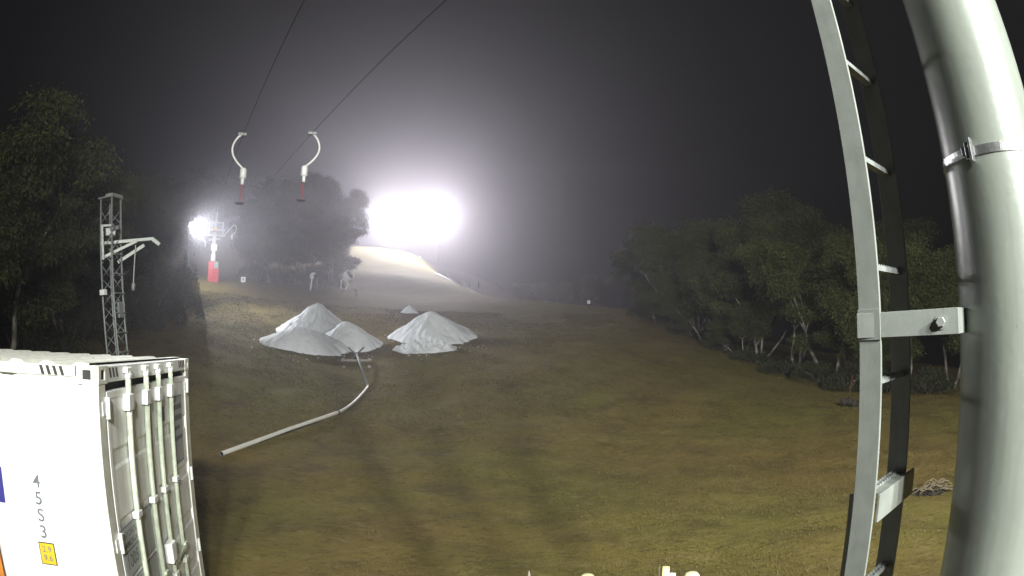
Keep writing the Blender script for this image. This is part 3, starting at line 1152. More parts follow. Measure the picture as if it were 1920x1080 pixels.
for P, Q, lab in ((PA, QA, 'dark haul cable of the lift carrying the left T-bar'), (PB, QB, 'dark haul cable of the lift carrying the right T-bar')):
    tag(MB().tube(cable_pts(P, Q), 0.0062, 6).build('haul_cable', M['cable'], None, True), lab, 'cable', 'haul cables of the lift')


def tbar(Q, side, label, sc=1.0, ln=1.0):
    """T-bar hanger below cable point Q; the arm bows out to one side"""
    r = math.hypot(Q[0], Q[1])
    vx = np.array([Q[1], -Q[0], 0])/r            # to the right as seen from the webcam
    t_ = thing('tbar_hanger', label, 'T-bar', tuple(Q), 0, 'T-bar hangers on the lift')
    pts = []
    H = 1.20*sc
    for k in range(15):
        s = k/14
        bow = math.sin(math.pi*min(1, s*1.02))**0.8
        off = side*(0.06+0.30*bow-0.20*s*s*1.0)*sc
        pts.append(vx*off-Z*(H*s))
    ra = [0.036*sc if k else 0.05*sc for k in range(15)]
    MB().tube(pts, ra, 8).build('curved_arm', M['sign_white'], t_, True)
    m = MB()
    m.box(vx*side*0.03*sc+Z*0.01, (0.30*sc, 0.14*sc, 0.10*sc), (vx, np.array([-vx[1], vx[0], 0]), Z))
    m.build('cable_grip', M['galv_dull'], t_, bevel=0.01)
    e = pts[-1]
    b = MB()
    b.lathe([(0.05*sc, 0.05*sc), (0.11*sc, 0), (0.11*sc, -0.30*sc), (0.06*sc, -0.33*sc)], 12, e)
    sb = b.build('spring_box', M['sign_white'], t_, True)
    MB().tube([e-Z*0.33*sc, e-Z*0.52*sc], 0.055*sc, 8).build('rope_guide', M['sign_white'], sb)
    d0, d1_ = e-Z*0.52*sc, e-Z*(0.52+0.63*ln)*sc-vx*0.04*sc
    MB().tube([d0, d1_], 0.022*sc, 6).build('pull_rod', M['red_rope'], t_)
    MB().tube([d1_-vx*0.15*sc, d1_-vx*0.07*sc-Z*0.015, d1_+vx*0.07*sc-Z*0.015, d1_+vx*0.15*sc+Z*0.004], [0.03*sc, 0.042*sc, 0.042*sc, 0.03*sc], 8).build('crossbar', M['rubber'], t_, True)
    return t_


tbar(QA, -1, 'left T-bar hanger hanging from the cable, white arm bowed to the left', rA/19.3)
tbar(QB, 1, 'right T-bar hanger hanging from the cable, white arm bowed to the right', rB/19.3)
QC = PB + (QB-PB)/np.linalg.norm(QB-PB)*2.0
tbar(QC, 1, 'small distant T-bar hanger just right of the red padded pylon', 0.75)

# ------------------------------------------------------------------ piles of machine-made snow


def snow_pile(label, px, py, rx, ry, H, seed, name='snow_pile', peak=(0, 0), sharp=1.25, rough=0.10, lump=0.0, gully=0.10, group='piles of machine-made snow'):
    c = ground_at(px, py)
    az = math.atan2(c[0], c[1])
    nr, ns = 56, 128
    rr = np.linspace(0, 1, nr)
    th = np.linspace(0, 2*math.pi, ns, endpoint=False)
    RR, TH = np.meshgrid(rr, th, indexing='ij')
    edge = 1+0.08*np.sin(2*TH+seed)+0.05*np.sin(3*TH+2.1*seed)+0.30*fbm(np.cos(TH)*2.2+9, np.sin(TH)*2.2+9, seed, 4)+0.16*fbm(np.cos(TH)*11+40, np.sin(TH)*11+40, seed+3, 4)
    edge = 1+(edge-1)*RR**2.5
    X = RR*edge*np.cos(TH)*rx+peak[0]*(1-RR)
    Y = RR*edge*np.sin(TH)*ry+peak[1]*(1-RR)
    RN = np.clip(RR+0.10*fbm(X*0.8+31, Y*0.8+31, seed+2, 3)*np.minimum(1, RR*3), 0, 1.2)
    q_ = np.sqrt(RN**2+0.006)-0.0775                     # rounded tip on straight slumped flanks
    hgt = H*np.clip(1-q_**sharp/(1-0.0)**sharp*1.06, 0, None)
    wr = TH+0.35*fbm(X*0.9+70, Y*0.9+70, seed+21, 3)
    g1 = np.abs(fbm(np.cos(wr)*5+30+RR*0.8, np.sin(wr)*5+30+RR*0.8, seed+5, 3))-0.12   # slide tracks down one flank
    side = np.clip(0.5-np.cos(TH-0.3)*0.9, 0, 1)
    hgt = hgt+H*gully*g1*np.sin(math.pi*np.clip(RR, 0, 1))**0.7*side
    hgt = hgt+rough*fbm(X*1.5+20, Y*1.5+20, seed+9, 5)*np.clip(RR*4, 0.2, 1)*(1-RR**8)
    hgt = hgt+0.10*np.abs(fbm(X*5+20, Y*6+20, seed+10, 3))*(1-RR**12)
    if lump:
        n_ = fbm(X*3.1+8, Y*3.1+8, seed+13, 4)
        hgt = hgt+lump*np.abs(n_)*2.2*(1-RR**4)
    ca_, sa_ = math.cos(-az), math.sin(-az)
    WX = c[0]+X*ca_-Y*sa_
    WY = c[1]+X*sa_+Y*ca_
    WZ = terr(WX, WY)+np.maximum(hgt, 0)+np.where(RR > 0.985, -0.10, 0.03*(1-RR**10))
    V = np.stack([WX-c[0], WY-c[1], WZ-c[2]], -1).reshape(-1, 3)
    ii = np.arange(nr*ns).reshape(nr, ns)
    q = np.stack([ii[:-1], np.roll(ii, -1, 1)[:-1], np.roll(ii, -1, 1)[1:], ii[1:]], -1).reshape(-1, 4)
    o = np_mesh(name, V, q, M['snow'], smooth=True)
    o.location = c
    return tag(o, label, 'snow pile', group)


snow_pile('tall steep cone of snow behind the two merged mounds on the left', 598, 634, 2.7, 2.4, 2.08, 3, sharp=1.0, gully=0.42, rough=0.30)
snow_pile('broad low snow mound at the left, in front of the tall cone', 576, 653, 2.55, 1.6, 1.05, 8, sharp=1.55, gully=0.10, rough=0.10, peak=(-0.3, 0.2))
snow_pile('snow mound with the pipe end resting against it', 648, 649, 2.15, 1.7, 1.40, 14, sharp=1.12, gully=0.12, rough=0.16)
snow_pile('large isolated snow pile to the right with a ridged top', 815, 636, 2.55, 1.95, 1.66, 21, sharp=1.12, gully=0.34, rough=0.34, peak=(-0.2, 0))
snow_pile('low lumpy heap of broken snow at the foot of the right pile', 797, 656, 1.75, 0.95, 0.38, 33, sharp=1.3, lump=0.55, rough=0.30)
snow_pile('tiny snow heap far behind the right pile', 768, 587, 0.75, 0.6, 0.55, 41, sharp=1.1, lump=0.15)

V_, F_ = [], []
for k in range(230):
    cx_, cy_, rx_, ry_ = rnd.choice([(576, 668, 62, 7), (650, 664, 50, 8), (800, 668, 50, 6), (870, 650, 34, 8), (735, 636, 20, 8), (500, 640, 20, 12), (668, 655, 60, 14)])
    p = ground_at(cx_+rnd.gauss(0, 0.7)*rx_, cy_+rnd.gauss(0, 0.7)*ry_, 22, 48)
    r0 = rnd.choice([0.015, 0.02, 0.03, 0.05])*rnd.uniform(0.7, 1.3)
    n_ = len(V_)
    for a_ in range(5):
        V_.append(p+np.array([math.cos(a_*1.257)*r0*rnd.uniform(.7, 1.3), math.sin(a_*1.257)*r0*rnd.uniform(.7, 1.3), -0.01]))
    V_.append(p+np.array([0, 0, r0*rnd.uniform(0.6, 1.1)]))
    F_ += [(n_+a_, n_+(a_+1) % 5, n_+5) for a_ in range(5)]
tag(np_mesh('snow_crumbs', V_, F_, M['snow'], smooth=False), 'loose crumbs of snow scattered on the grass round the piles', 'snow', kind='stuff')

# ------------------------------------------------------------------ pipe run and its trestle
PD = 0.062
p_near = ground_at(416, 858)+Z*(PD+0.02)
p_a = ground_at(634, 778)+Z*(PD+0.02)
p_b = ground_at(690, 729)+Z*(PD+0.04)
p_c = ground_at(668, 680)+Z*0.52
p_d = at(657, 652, math.hypot(p_c[0], p_c[1])+1.6)
pipe = thing('snow_pipe', 'long pale pipe run bending across the grass up to the snow mound', 'pipe', tuple(p_near-Z*(PD+0.02)))
b0 = np.array(pipe.location)
MB().tube([p_near-b0, (p_near+p_a)/2-b0+Z*0.03, p_a-b0], PD, 16, caps=False).build('pipe_section', M['pipe'], pipe, True)
MB().tube([p_near-b0, p_near-b0+(p_a-p_near)*0.9], PD*0.86, 16, caps=False).build('pipe_bore', M['rubber'], pipe, True)
bez = []
c1 = p_a+(p_a-p_near)/np.linalg.norm(p_a-p_near)*1.1
for k in range(13):
    s = k/12
    bez.append((1-s)**2*p_a+2*s*(1-s)*c1+s*s*p_b-b0)
MB().tube(bez, PD*0.95, 14).build('bend_section', M['pipe'], pipe, True)
MB().tube([p_b-b0, p_c-b0, p_d-b0], [PD*0.9, PD*0.85, PD*0.8], 14).build('pipe_section', M['galv'], pipe, True)
for p_, d_ in ((p_a, p_a-p_near), (p_b, p_c-p_b)):
    d_ = d_/np.linalg.norm(d_)
    MB().tube([p_-d_*0.05-b0, p_+d_*0.05-b0], PD*1.2, 14).build('coupling', M['pipe_band'], pipe, True)
tz = ground_at(668, 681)
tr = thing('pipe_trestle', 'low timber trestle carrying the pipe at the edge of the snow mound', 'trestle', tuple(tz), -math.atan2(tz[0], tz[1]))
for s in (-1, 1):
    MB().bar((s*-0.45, 0.12, 0.0), (s*0.42, 0.12, 0.82), 0.09, 0.09, (0, 1, 0)).build('cross_leg', M['dark_wood'], tr)
MB().bar((-0.75, -0.05, 0.14), (0.75, -0.05, 0.14), 0.10, 0.10).build('sill_beam', M['wood'], tr)
for s in (-1, 1):
    MB().bar((s*0.75, -0.22, 0.13), (s*0.66, 0.16, 0.20), 0.10, 0.10).build('end_block', M['wood'], tr)
sb_ = ground_at(693, 690)
tag(MB().bar((-0.10, 0.16, 0.07), (0.08, -0.18, 0.07), 0.09, 0.10).build('timber_offcut', M['wood'], None, bevel=0.01, loc=tuple(sb_)), 'short pale timber offcut lying right of the pipe trestle', 'timber')
sb_ = ground_at(645, 690)
tag(MB().bar((-0.10, 0.10, 0.05), (0.08, -0.08, 0.05), 0.07, 0.07).build('timber_offcut', M['wood'], None, bevel=0.01, loc=tuple(sb_)), 'small timber offcut lying left of the pipe', 'timber')

# ------------------------------------------------------------------ snow gun, posts and signs on the slope
gp = ground_at(653, 553, 45, 75)
gr = math.hypot(gp[0], gp[1])
gs = gr/56.0
gun = thing('snow_gun', 'fan snow gun with round white drum tilted upward on its stand', 'snow gun', tuple(gp), -math.atan2(gp[0], gp[1]))
ax = axes_from((0.55, -0.55, 0.42))
c_ = np.array([0.15, 0, 2.05])*gs
drum = MB().lathe([(0.50*gs, -0.55*gs), (0.56*gs, -0.3*gs), (0.56*gs, 0.1*gs), (0.52*gs, 0.12*gs), (0.50*gs, -0.2*gs), (0.10*gs, -0.22*gs)], 24, c_, ax).build('drum', M['sign_white'], gun, True)
MB().lathe([(0.50*gs, -0.18*gs), (0.50*gs, -0.16*gs)], 24, c_, ax).build('fan_grille', M['dark_steel'], drum)
MB().lathe([(0.14*gs, -0.16*gs), (0.12*gs, 0.0), (0.04*gs, 0.05*gs)], 14, c_, ax).build('fan_hub', M['dark_steel'], drum, True)
fr = [(-0.75, 0, 0.55), (-0.72, 0, 1.45), (-0.52, 0, 1.65), (-0.12, 0, 1.30), (-0.05, 0, 0.95), (-0.3, 0, 0.55), (-0.75, 0, 0.55)]
MB().tube([np.array(p)*gs for p in fr], 0.065*gs, 8).build('tube_frame', M['sign_white'], gun, True)
m = MB()
m.bar(np.array((-0.2, 0, 1.2))*gs, np.array((0.9, 0.1, 1.1))*gs, 0.10, 0.14)
m.bar(np.array((0.15, 0, 0.5))*gs, np.array((0.15, 0, 1.75))*gs, 0.14, 0.14)
m.box(np.array((0.65, 0.1, 0.95))*gs, (0.4, 0.4, 0.35))
m.build('yoke', M['galv'], gun)
for x_, y_ in ((-1.05, -0.3), (0.95, -0.4), (0.8, 0.6), (-0.6, 0.6)):
    MB().bar(np.array((x_*0.85, y_*0.6, 0.55))*gs, np.array((x_, y_, -0.1))*gs, 0.09, 0.09).build('leg', M['galv'], gun)
m = MB()
m.bar(np.array((-0.95, -0.2, 0.53))*gs, np.array((0.9, -0.25, 0.53))*gs, 0.09, 0.09)
m.bar(np.array((-0.7, 0.4, 0.53))*gs, np.array((0.8, 0.4, 0.53))*gs, 0.09, 0.09)
m.build('base_frame', M['galv'], gun)

hp = ground_at(583, 545, 45, 75)
hy = thing('hydrant_post', 'white hydrant box on a leaning post left of the snow gun', 'hydrant', tuple(hp), -math.atan2(hp[0], hp[1]))
MB().bar((-0.08, 0, -0.1), (0.08, 0, 1.2), 0.13, 0.13).build('post', M['sign_white'], hy)
m = MB()
m.span((-0.12, -0.14, 1.18), (0.26, 0.14, 1.66))
m.span((0.0, -0.12, 1.662), (0.44, 0.12, 1.80))
m.build('valve_box', M['sign_white'], hy, bevel=0.03)
hp = ground_at(594, 547, 45, 75)
tag(MB().lathe([(0.07, -0.1), (0.07, 1.25), (0.05, 1.32)], 10).build('marker_post', M['galv'], None, True, loc=tuple(hp)), 'thin grey marker post standing right of the hydrant box', 'post')

sp = ground_at(456, 531, 44, 60)
sg = thing('small_sign', 'small white square sign on the crest right of the red pylon', 'sign', tuple(sp), math.radians(20))
m = MB()
m.box((0, -0.04, 0.33), (0.44, 0.03, 0.48))
m.build('board', M['sign_white'], sg, bevel=0.01)
MB().span((-0.06, -0.062, 0.24), (0.06, -0.057, 0.46)).build('marking', M['grey_ink'], sg)
MB().span((-0.03, -0.02, -0.1), (0.03, 0.02, 0.5)).build('stake', M['wood'], sg)
sp = ground_at(1104, 576, 35, 70)
sg = thing('small_sign', 'tiny white square sign with dark frame on the right-hand crest', 'sign', tuple(sp), -math.atan2(sp[0], sp[1]))
MB().box((0, 0, 0.45), (0.52, 0.04, 0.52)).build('frame', M['rubber'], sg)
MB().box((0, -0.03, 0.46), (0.30, 0.012, 0.32)).build('board', M['sign_white'], sg)
MB().span((-0.03, 0.021, -0.1), (0.03, 0.06, 0.5)).build('stake', M['rubber'], sg)
for px, py, hh, lab in ((897, 531, 1.2, 'pale short post in the fog right of the lit hill, right of two'), (880, 531, 1.0, 'dim short post in the fog right of the lit hill, left of two')):
    hp = ground_at(px, py+8, 55, 110)
    tag(MB().lathe([(0.08, -0.1), (0.07, hh), (0.04, hh+0.06)], 10).build('marker_post', M['galv'], None, True, loc=tuple(hp)), lab, 'post')
hp = ground_at(788, 478, 80, 110)
tag(MB().lathe([(0.09, -0.1), (0.09, 0.9), (0.05, 1.0)], 10).build('marker_post', M['sign_white'], None, True, loc=tuple(hp)), 'white marker post on the lit hill crest below the floodlights', 'post')


def snow_patch(label, px, py, rx, ry, seed, rot=0.0):
    c = ground_at(px, py, 40, 120)
    nr, ns = 10, 40
    RR, TH = np.meshgrid(np.linspace(0, 1, nr), np.linspace(0, 2*math.pi, ns, endpoint=False), indexing='ij')
    e = 1+0.9*fbm(np.cos(TH)*2+7, np.sin(TH)*2+7, seed, 3)
    X, Y = RR*e*np.cos(TH)*rx, RR*e*np.sin(TH)*ry
    X, Y = X*math.cos(rot)-Y*math.sin(rot), X*math.sin(rot)+Y*math.cos(rot)
    WZ = terr(c[0]+X, c[1]+Y)+np.where(RR > 0.98, -0.05, 0.10*(1-RR**3)+0.03)
    ii = np.arange(nr*ns).reshape(nr, ns)
    q = np.stack([ii[:-1], np.roll(ii, -1, 1)[:-1], np.roll(ii, -1, 1)[1:], ii[1:]], -1).reshape(-1, 4)
    o = np_mesh('snow_patch', np.stack([X, Y, WZ-c[2]], -1).reshape(-1, 3), q, M['snow'], smooth=True)
    o.location = c
    tag(o, label, 'snow patch', 'leftover snow patches on the slope')


snow_patch('small bright snow patch high on the lit hill', 771, 491, 1.0, 0.9, 51)
snow_patch('thin snow patch at the right edge of the lit hill, upper one', 832, 519, 1.6, 0.8, 52, -0.5)
snow_patch('long thin snow patch at the right edge of the hill, middle one', 852, 528, 1.9, 0.6, 53, -0.7)
snow_patch('thin snow patch at the right edge of the hill, lowest one', 880, 538, 1.9, 0.6, 54, -0.7)

# ------------------------------------------------------------------ clutter near the camera
wp = ground_at(1745, 925)
wc = thing('rope_tangle', 'tangled pale rope lying on a dark heap between ladder and tower', 'rope', tuple(wp))
pts_all = []
for k in range(9):
    c0 = np.array([rnd.uniform(-0.35, 0.38), rnd.uniform(-0.16, 0.18), rnd.uniform(0.05, 0.14)])
    r0, r1 = rnd.uniform(0.10, 0.22), rnd.uniform(0.07, 0.15)
    tl_ = rnd.uniform(-0.7, 0.9)
    ph = rnd.uniform(0, 6.28)
    for q in range(13):
        w_ = ph+q*2*math.pi/12*1.05
        p = c0+np.array([r0*math.cos(w_), r1*math.sin(w_), 0.05*math.sin(w_*2+ph)+tl_*0.10*math.sin(w_)])
        p[2] = max(p[2], 0.02)
        pts_all.append(p)
MB().tube(pts_all, 0.011, 6).build('rope', M['wire'], wc, True)
MB().tube([pts_all[0], (0.5, -0.02, 0.05), (0.72, -0.08, 0.02)], 0.011, 6).build('rope_end', M['wire'], wc, True)
V_, F_ = [], []
for k in range(500):
    a, r = rnd.uniform(0, 6.28), math.sqrt(rnd.random())
    p = np.array([0.48*r*math.cos(a)-0.1, 0.22*r*math.sin(a), 0.10*(1-r*r)*rnd.random()])
    d = np.array([rnd.gauss(0, 1), rnd.gauss(0, 1), rnd.gauss(0, .4)])
    d = d/np.linalg.norm(d)*rnd.uniform(0.04, 0.10)
    s = np.cross(d, [rnd.gauss(0, 1), rnd.gauss(0, 1), rnd.gauss(0, 1)])
    s = s/np.linalg.norm(s)*0.012
    n_ = len(V_)
    V_ += [p-d-s, p-d+s, p+d+s, p+d-s]
    F_.append((n_, n_+1, n_+2, n_+3))
np_mesh('dark_litter', V_, F_, M['dark_litter'], wc)['kind'] = 'stuff'

rp_ = ground_at(1592, 748, 12, 30)
rs_ = thing('red_stake', 'thin red stake leaning at the edge of the right-hand trees', 'stake', tuple(rp_), -math.atan2(rp_[0], rp_[1]))
MB().tube([(-0.05, 0, -0.1), (0.14, 0, 1.0)], 0.013, 8).build('stake', M['dull_red'], rs_, True)
MB().box((0.20, -0.02, 0.75), (0.08, 0.03, 0.06)).build('clip', M['dull_red'], rs_)
nt_ = ground_at(1603, 762, 12, 30)
nz_ = thing('net_roll', 'dark roll of safety netting lying at the foot of the red stake', 'netting', tuple(nt_), -math.atan2(nt_[0], nt_[1]))
rl = []
for k in range(20):
    s = k/19
    rl.append((-0.55+1.2*s, 0.1*math.sin(s*5), 0.10+0.05*math.sin(s*9)+0.06*(1-s)))
MB().tube(rl, [0.14+0.05*math.sin(k*1.7) for k in range(20)], 10).build('roll', M['dark_litter'], nz_, True)
for s in (0.3, 0.7):
    c0 = np.array(rl[int(s*19)])
    MB().tube([c0-np.array([0.02, 0, 0]), c0+np.array([0.02, 0, 0])], 0.2, 12).build('tie', M['dark_litter'], nz_, True)


def post_near(px, py, h, lab, kind):
    """things in the bottom edge of the frame: only their tops show"""
    d = ray(px, py)
    d = d/math.hypot(d[0], d[1])
    s = np.linspace(1.5, 9, 1500)
    P = CAM[None]+d[None]*s[:, None]
    i = int(np.argmin(np.abs(P[:, 2]-(terr(P[:, 0], P[:, 1])+h))))
    p = P[i]
    z = T(p[0], p[1])
    yaw_ = -math.atan2(p[0], p[1])
    if kind == 'square':
        t_ = thing('marker_post', lab, 'post', (p[0], p[1], z), yaw_)
        MB().span((-0.03, -0.03, -0.2), (0.03, 0.03, h)).build('post', M['yellow_paint'], t_, bevel=0.004)
        MB().span((0.032, -0.02, h-0.12), (0.085, 0.02, h-0.055)).build('bracket', M['sign_white'], t_, bevel=0.008)
        MB().tube([(-0.10, 0, -0.1), (-0.055, 0, h+0.02)], 0.008, 6).build('stay_rod', M['wire'], t_)
    elif kind == 'round':
        t_ = thing('bollard', lab, 'bollard', (p[0], p[1], z), yaw_)
        MB().lathe([(0.065, -0.2), (0.065, h-0.05)], 18).build('post', M['yellow_paint'], t_, True)
        MB().lathe([(0.068, h-0.049), (0.066, h-0.03), (0.05, h-0.008), (0.02, h)], 18).build('cap', M['yellow_paint'], t_, True)
    else:
        t_ = thing('pointed_stake', lab, 'stake', (p[0], p[1], z), yaw_)
        MB().lathe([(0.02, -0.2), (0.02, h-0.08), (0.004, h)], 6).build('stake', M['wood'], t_)


post_near(1249, 1064, 1.2, 'pale yellow square post at the bottom edge with a thin rod beside it', 'square')
post_near(1298, 1073, 1.1, 'round-topped pale yellow bollard at the bottom edge, right of the square post', 'round')
post_near(1102, 1077, 1.0, 'round-topped pale bollard at the bottom edge, left of the square post', 'round')
post_near(992, 1070, 0.9, 'pointed timber stake at the bottom edge near the middle', 'stake')

# ------------------------------------------------------------------ trees


def gum_meshes(seed, H=10.0, dense=1.0, low=0.34):
    """trunk and crown arrays of a snow gum: several leaning stems, forking limbs, leaf clumps at the ends"""
    r = random.Random(seed)
    tb = MB()
    tips = []

    def limb(p, d, L, rad, lev):
        n = 4
        pts, rads = [p], [rad]
        q, dd = p.copy(), d.copy()
        for k in range(n):
            dd = dd+np.array([r.gauss(0, .13), r.gauss(0, .13), r.gauss(0.05, .08)])
            dd /= np.linalg.norm(dd)
            q = q+dd*L/n
            pts.append(q.copy())
            rads.append(rad*(1-0.42*(k+1)/n))
        tb.tube(pts, rads, 6 if lev < 2 else 5, caps=False)
        if lev >= 1:
            tips.append(pts[-3])
        if lev >= 3 or rad < 0.02:
            tips.append(q)
            return
        for c in range(r.choice([2, 3, 3]) if lev else r.choice([3, 3, 4])):
            a = r.uniform(0, 6.28)
            sp = r.uniform(0.45, 0.85)
            nd = dd+sp*np.array([math.cos(a), math.sin(a), r.uniform(-0.1, 0.45)])
            nd /= np.linalg.norm(nd)
            limb(pts[-1] if c else pts[-1], nd, L*r.uniform(0.55, 0.8), rads[-1]*r.uniform(0.6, 0.85), lev+1)

    ns = r.choice([2, 3, 3, 4])
    for s in range(ns):
        a = 6.28*s/ns+r.uniform(-0.5, 0.5)
        lean = r.uniform(0.15, 0.5)
        d = np.array([lean*math.cos(a), lean*math.sin(a), 1.0])
        d /= np.linalg.norm(d)
        limb(np.array([0.18*math.cos(a), 0.18*math.sin(a), -0.3]), d, H*r.uniform(0.30, 0.44), r.uniform(0.10, 0.17)*H/10, 0)
    tips = np.array(tips)
    zmax = tips[:, 2].max()
    sc = (H-1.25)/zmax
    tv = np.array(tb.v)
    tv[:, 2] *= sc
    tips[:, 2] *= sc
    rg = np.random.default_rng(seed)
    keep = tips[tips[:, 2] > H*low]
    if len(keep) > 130:
        keep = keep[rg.choice(len(keep), 130, replace=False)]
    # drooping lower skirts of foliage
    low_ = keep[rg.choice(len(keep), 26)]*np.array([1.0, 1.0, 1.0])-np.array([0, 0, 1.0])*rg.uniform(0.08, 0.22, 26)[:, None]*H
    low_ = low_[low_[:, 2] > H*low*0.75]
    keep = np.concatenate([keep, low_])
    LV = []
    for c in keep:
        R = rg.uniform(0.7, 1.35)*(H/10)
        n = int(400*dense*(R/0.8)**2)
        u_ = rg.normal(size=(n, 3))
        u_ /= np.linalg.norm(u_, axis=1)[:, None]
        rad = R*(0.25+0.75*rg.random(n)**0.45)
        # sprays: pull leaves together in small bunches
        P = c+u_*rad[:, None]*np.array([1.15, 1.15, 0.72])
        P[:, 2] += 0.15*R
        nb_ = max(6, n//14)
        cc = P[rg.integers(0, n, nb_)]
        P = cc[rg.integers(0, nb_, n)]*0.55+P*0.45+rg.normal(size=(n, 3))*0.05
        d = rg.normal(size=(n, 3))*np.array([0.8, 0.8, 0.6])+np.array([0, 0, -0.75])+u_*0.5
        d /= np.linalg.norm(d, axis=1)[:, None]
        s = np.cross(d, u_+rg.normal(size=(n, 3))*0.6)
        s /= (np.linalg.norm(s, axis=1)[:, None]+1e-9)
        ln = rg.uniform(0.06, 0.12, n)[:, None]*H/10
        wd = ln*rg.uniform(0.20, 0.34, n)[:, None]
        LV.append(np.stack([P, P+d*ln+s*wd, P+d*2*ln, P+d*ln-s*wd], 1))
    LV = np.concatenate(LV).reshape(-1, 3)
    LF = np.arange(len(LV)).reshape(-1, 4)
    return tv, tb.f, LV, LF


def mesh_only(name, V, F, mat_, smooth=False):
    if isinstance(F, np.ndarray):
        o = np_mesh(name, V, F, mat_, smooth=smooth)
        me = o.data
        bpy.data.objects.remove(o)
        return me
    me = bpy.data.meshes.new(name)
    me.from_pydata([tuple(map(float, v)) for v in V], [], F)
    me.update()
    if smooth:
        me.polygons.foreach_set('use_smooth', [True]*len(me.polygons))
    me.materials.append(mat_)
    return me


GUMS = []
for sd_, lo in ((101, 0.27), (202, 0.30), (303, 0.22), (404, 0.28), (505, 0.32), (606, 0.24)):
    tv, tf, lv, lf = gum_meshes(sd_, 10.0, 1.0, lo)
    GUMS.append((mesh_only('trunk', tv, tf, M['bark'], True), mesh_only('crown', lv, lf, M['leaf'])))


def tree(px, dist, top, label, var, group, rz=None, sx=1.0):
    p = on_ground(px, dist)
    h = at(px, top, dist)[2]-p[2]
    t_ = thing('snow_gum', label, 'tree', tuple(p), (px*0.7317+dist*1.913) % 6.283 if rz is None else rz, group)
    s = h/10.0
    t_.scale = (s*sx, s*sx, s)
    for nm, me in zip(('trunk', 'crown'), GUMS[var % len(GUMS)]):
        o = bpy.data.objects.new(nm, me)
        COL.objects.link(o)
        o.parent = t_
    return t_


GR, GL, GC, GF = 'snow gums of the right-hand grove', 'snow gums on the left behind the container', 'snow gums beside the lit hill', 'far trees fading into the fog'
tree(5, 19.5, 182, 'big near snow gum rising at the left edge behind the container roof', 0, GL, sx=1.0)
tree(-90, 18, 240, 'snow gum cut off by the left edge of the frame', 1, GL)
tree(125, 24, 292, 'snow gum left of the lattice mast, its rounded crown leaning right', 2, GL, sx=0.95)
tree(190, 31, 350, 'smaller dark snow gum directly behind the lattice mast', 3, GL)
tree(245, 38, 318, 'dark snow gum just right of the lattice mast top', 4, GL)
tree(300, 43, 315, 'dark snow gum midway between lattice mast and lamp pole', 5, GL)
tree(352, 54, 318, 'dim snow gum behind the small glaring lamp', 0, GL)
tree(205, 46, 300, 'tallest dim snow gum in the back row behind the lattice mast', 1, GL, sx=1.1)
tree(505, 56, 362, 'low pale snow gum in front of the grove beside the lit hill', 2, GC, sx=1.2)
tree(468, 66, 335, 'foggy snow gum at the left end of the grove beside the hill', 3, GC)
tree(560, 64, 318, 'foggy snow gum in the middle of the grove beside the hill', 4, GC, sx=1.1)
tree(600, 63, 306, 'tallest foggy snow gum of the grove beside the hill', 5, GC, sx=0.85)
tree(628, 68, 335, 'snow gum silhouetted against the glare at the right end of its grove', 3, GC, rz=0.6, sx=0.7)
tree(618, 58, 400, 'short snow gum in front of the glare-side trees', 0, GC, sx=1.0)
tree(1205, 50, 470, 'shortest snow gum at the left end of the right-hand grove', 3, GR, sx=1.1)
tree(1255, 46, 445, 'second snow gum from the left end of the right-hand grove', 0, GR)
tree(1305, 42, 398, 'snow gum with a jutting left shoulder in the right-hand grove', 1, GR, sx=1.05)
tree(1365, 38.5, 392, 'snow gum with slim clustered trunks in the middle of the right-hand grove', 2, GR)
tree(1425, 35, 400, 'snow gum with a V-forked pale trunk in the right-hand grove', 4, GR)
tree(1490, 33, 420, 'snow gum left of the thick pale trunk in the right-hand grove', 5, GR)
tree(1555, 30.5, 425, 'snow gum with a thick pale upright trunk left of the ladder', 3, GR)
tree(1630, 29, 425, 'snow gum seen behind the near ladder stile', 2, GR)
tree(1705, 28, 440, 'snow gum seen between ladder and tower tube', 0, GR)
tree(1785, 28, 430, 'snow gum half hidden by the left edge of the tower tube', 4, GR)
tree(1345, 50, 385, 'tall back-row snow gum above the left half of the right-hand grove', 5, GR, sx=1.1)
tree(1415, 47, 372, 'tallest back-row snow gum of the right-hand grove', 1, GR, sx=1.1)
tree(1500, 44, 388, 'back-row snow gum left of the ladder top', 2, GR)
tree(1600, 41, 400, 'back-row snow gum behind the ladder', 3, GR)
for k, (px, d, tp_, lab) in enumerate([(1232, 43.5, 520, 'young bushy snow gum in front of the grove, leftmost'), (1322, 39, 530, 'young bushy snow gum in front of the grove, second from left'), (1395, 35, 560, 'young rounded snow gum below the V-forked trunk'),
                                       (1660, 28, 590, 'young bushy snow gum seen through the ladder')]):
    tree(px, d, tp_, lab, k+2, 'young snow gums along the right-hand grove', sx=1.5)
for k, (px, d, tp_, lab) in enumerate([(480, 59, 440, 'young hazy snow gum at the left foot of the grove beside the hill'), (545, 59, 425, 'young hazy snow gum at the middle foot of the grove beside the hill'), (600, 60, 430, 'young hazy snow gum left of the snow gun')]):
    tree(px, d, tp_, lab, k, 'young snow gums beside the hill', sx=1.5)
ORD = ['first', 'second', 'third', 'fourth', 'fifth', 'sixth', 'seventh', 'eighth']
for k, (px, d, tp_) in enumerate([(985, 90, 525), (1035, 86, 522), (1085, 82, 518), (1140, 78, 512)]):
    tree(px, d, tp_, ORD[k]+' faint tree from the left fading into fog right of the lit hill', k, GF)


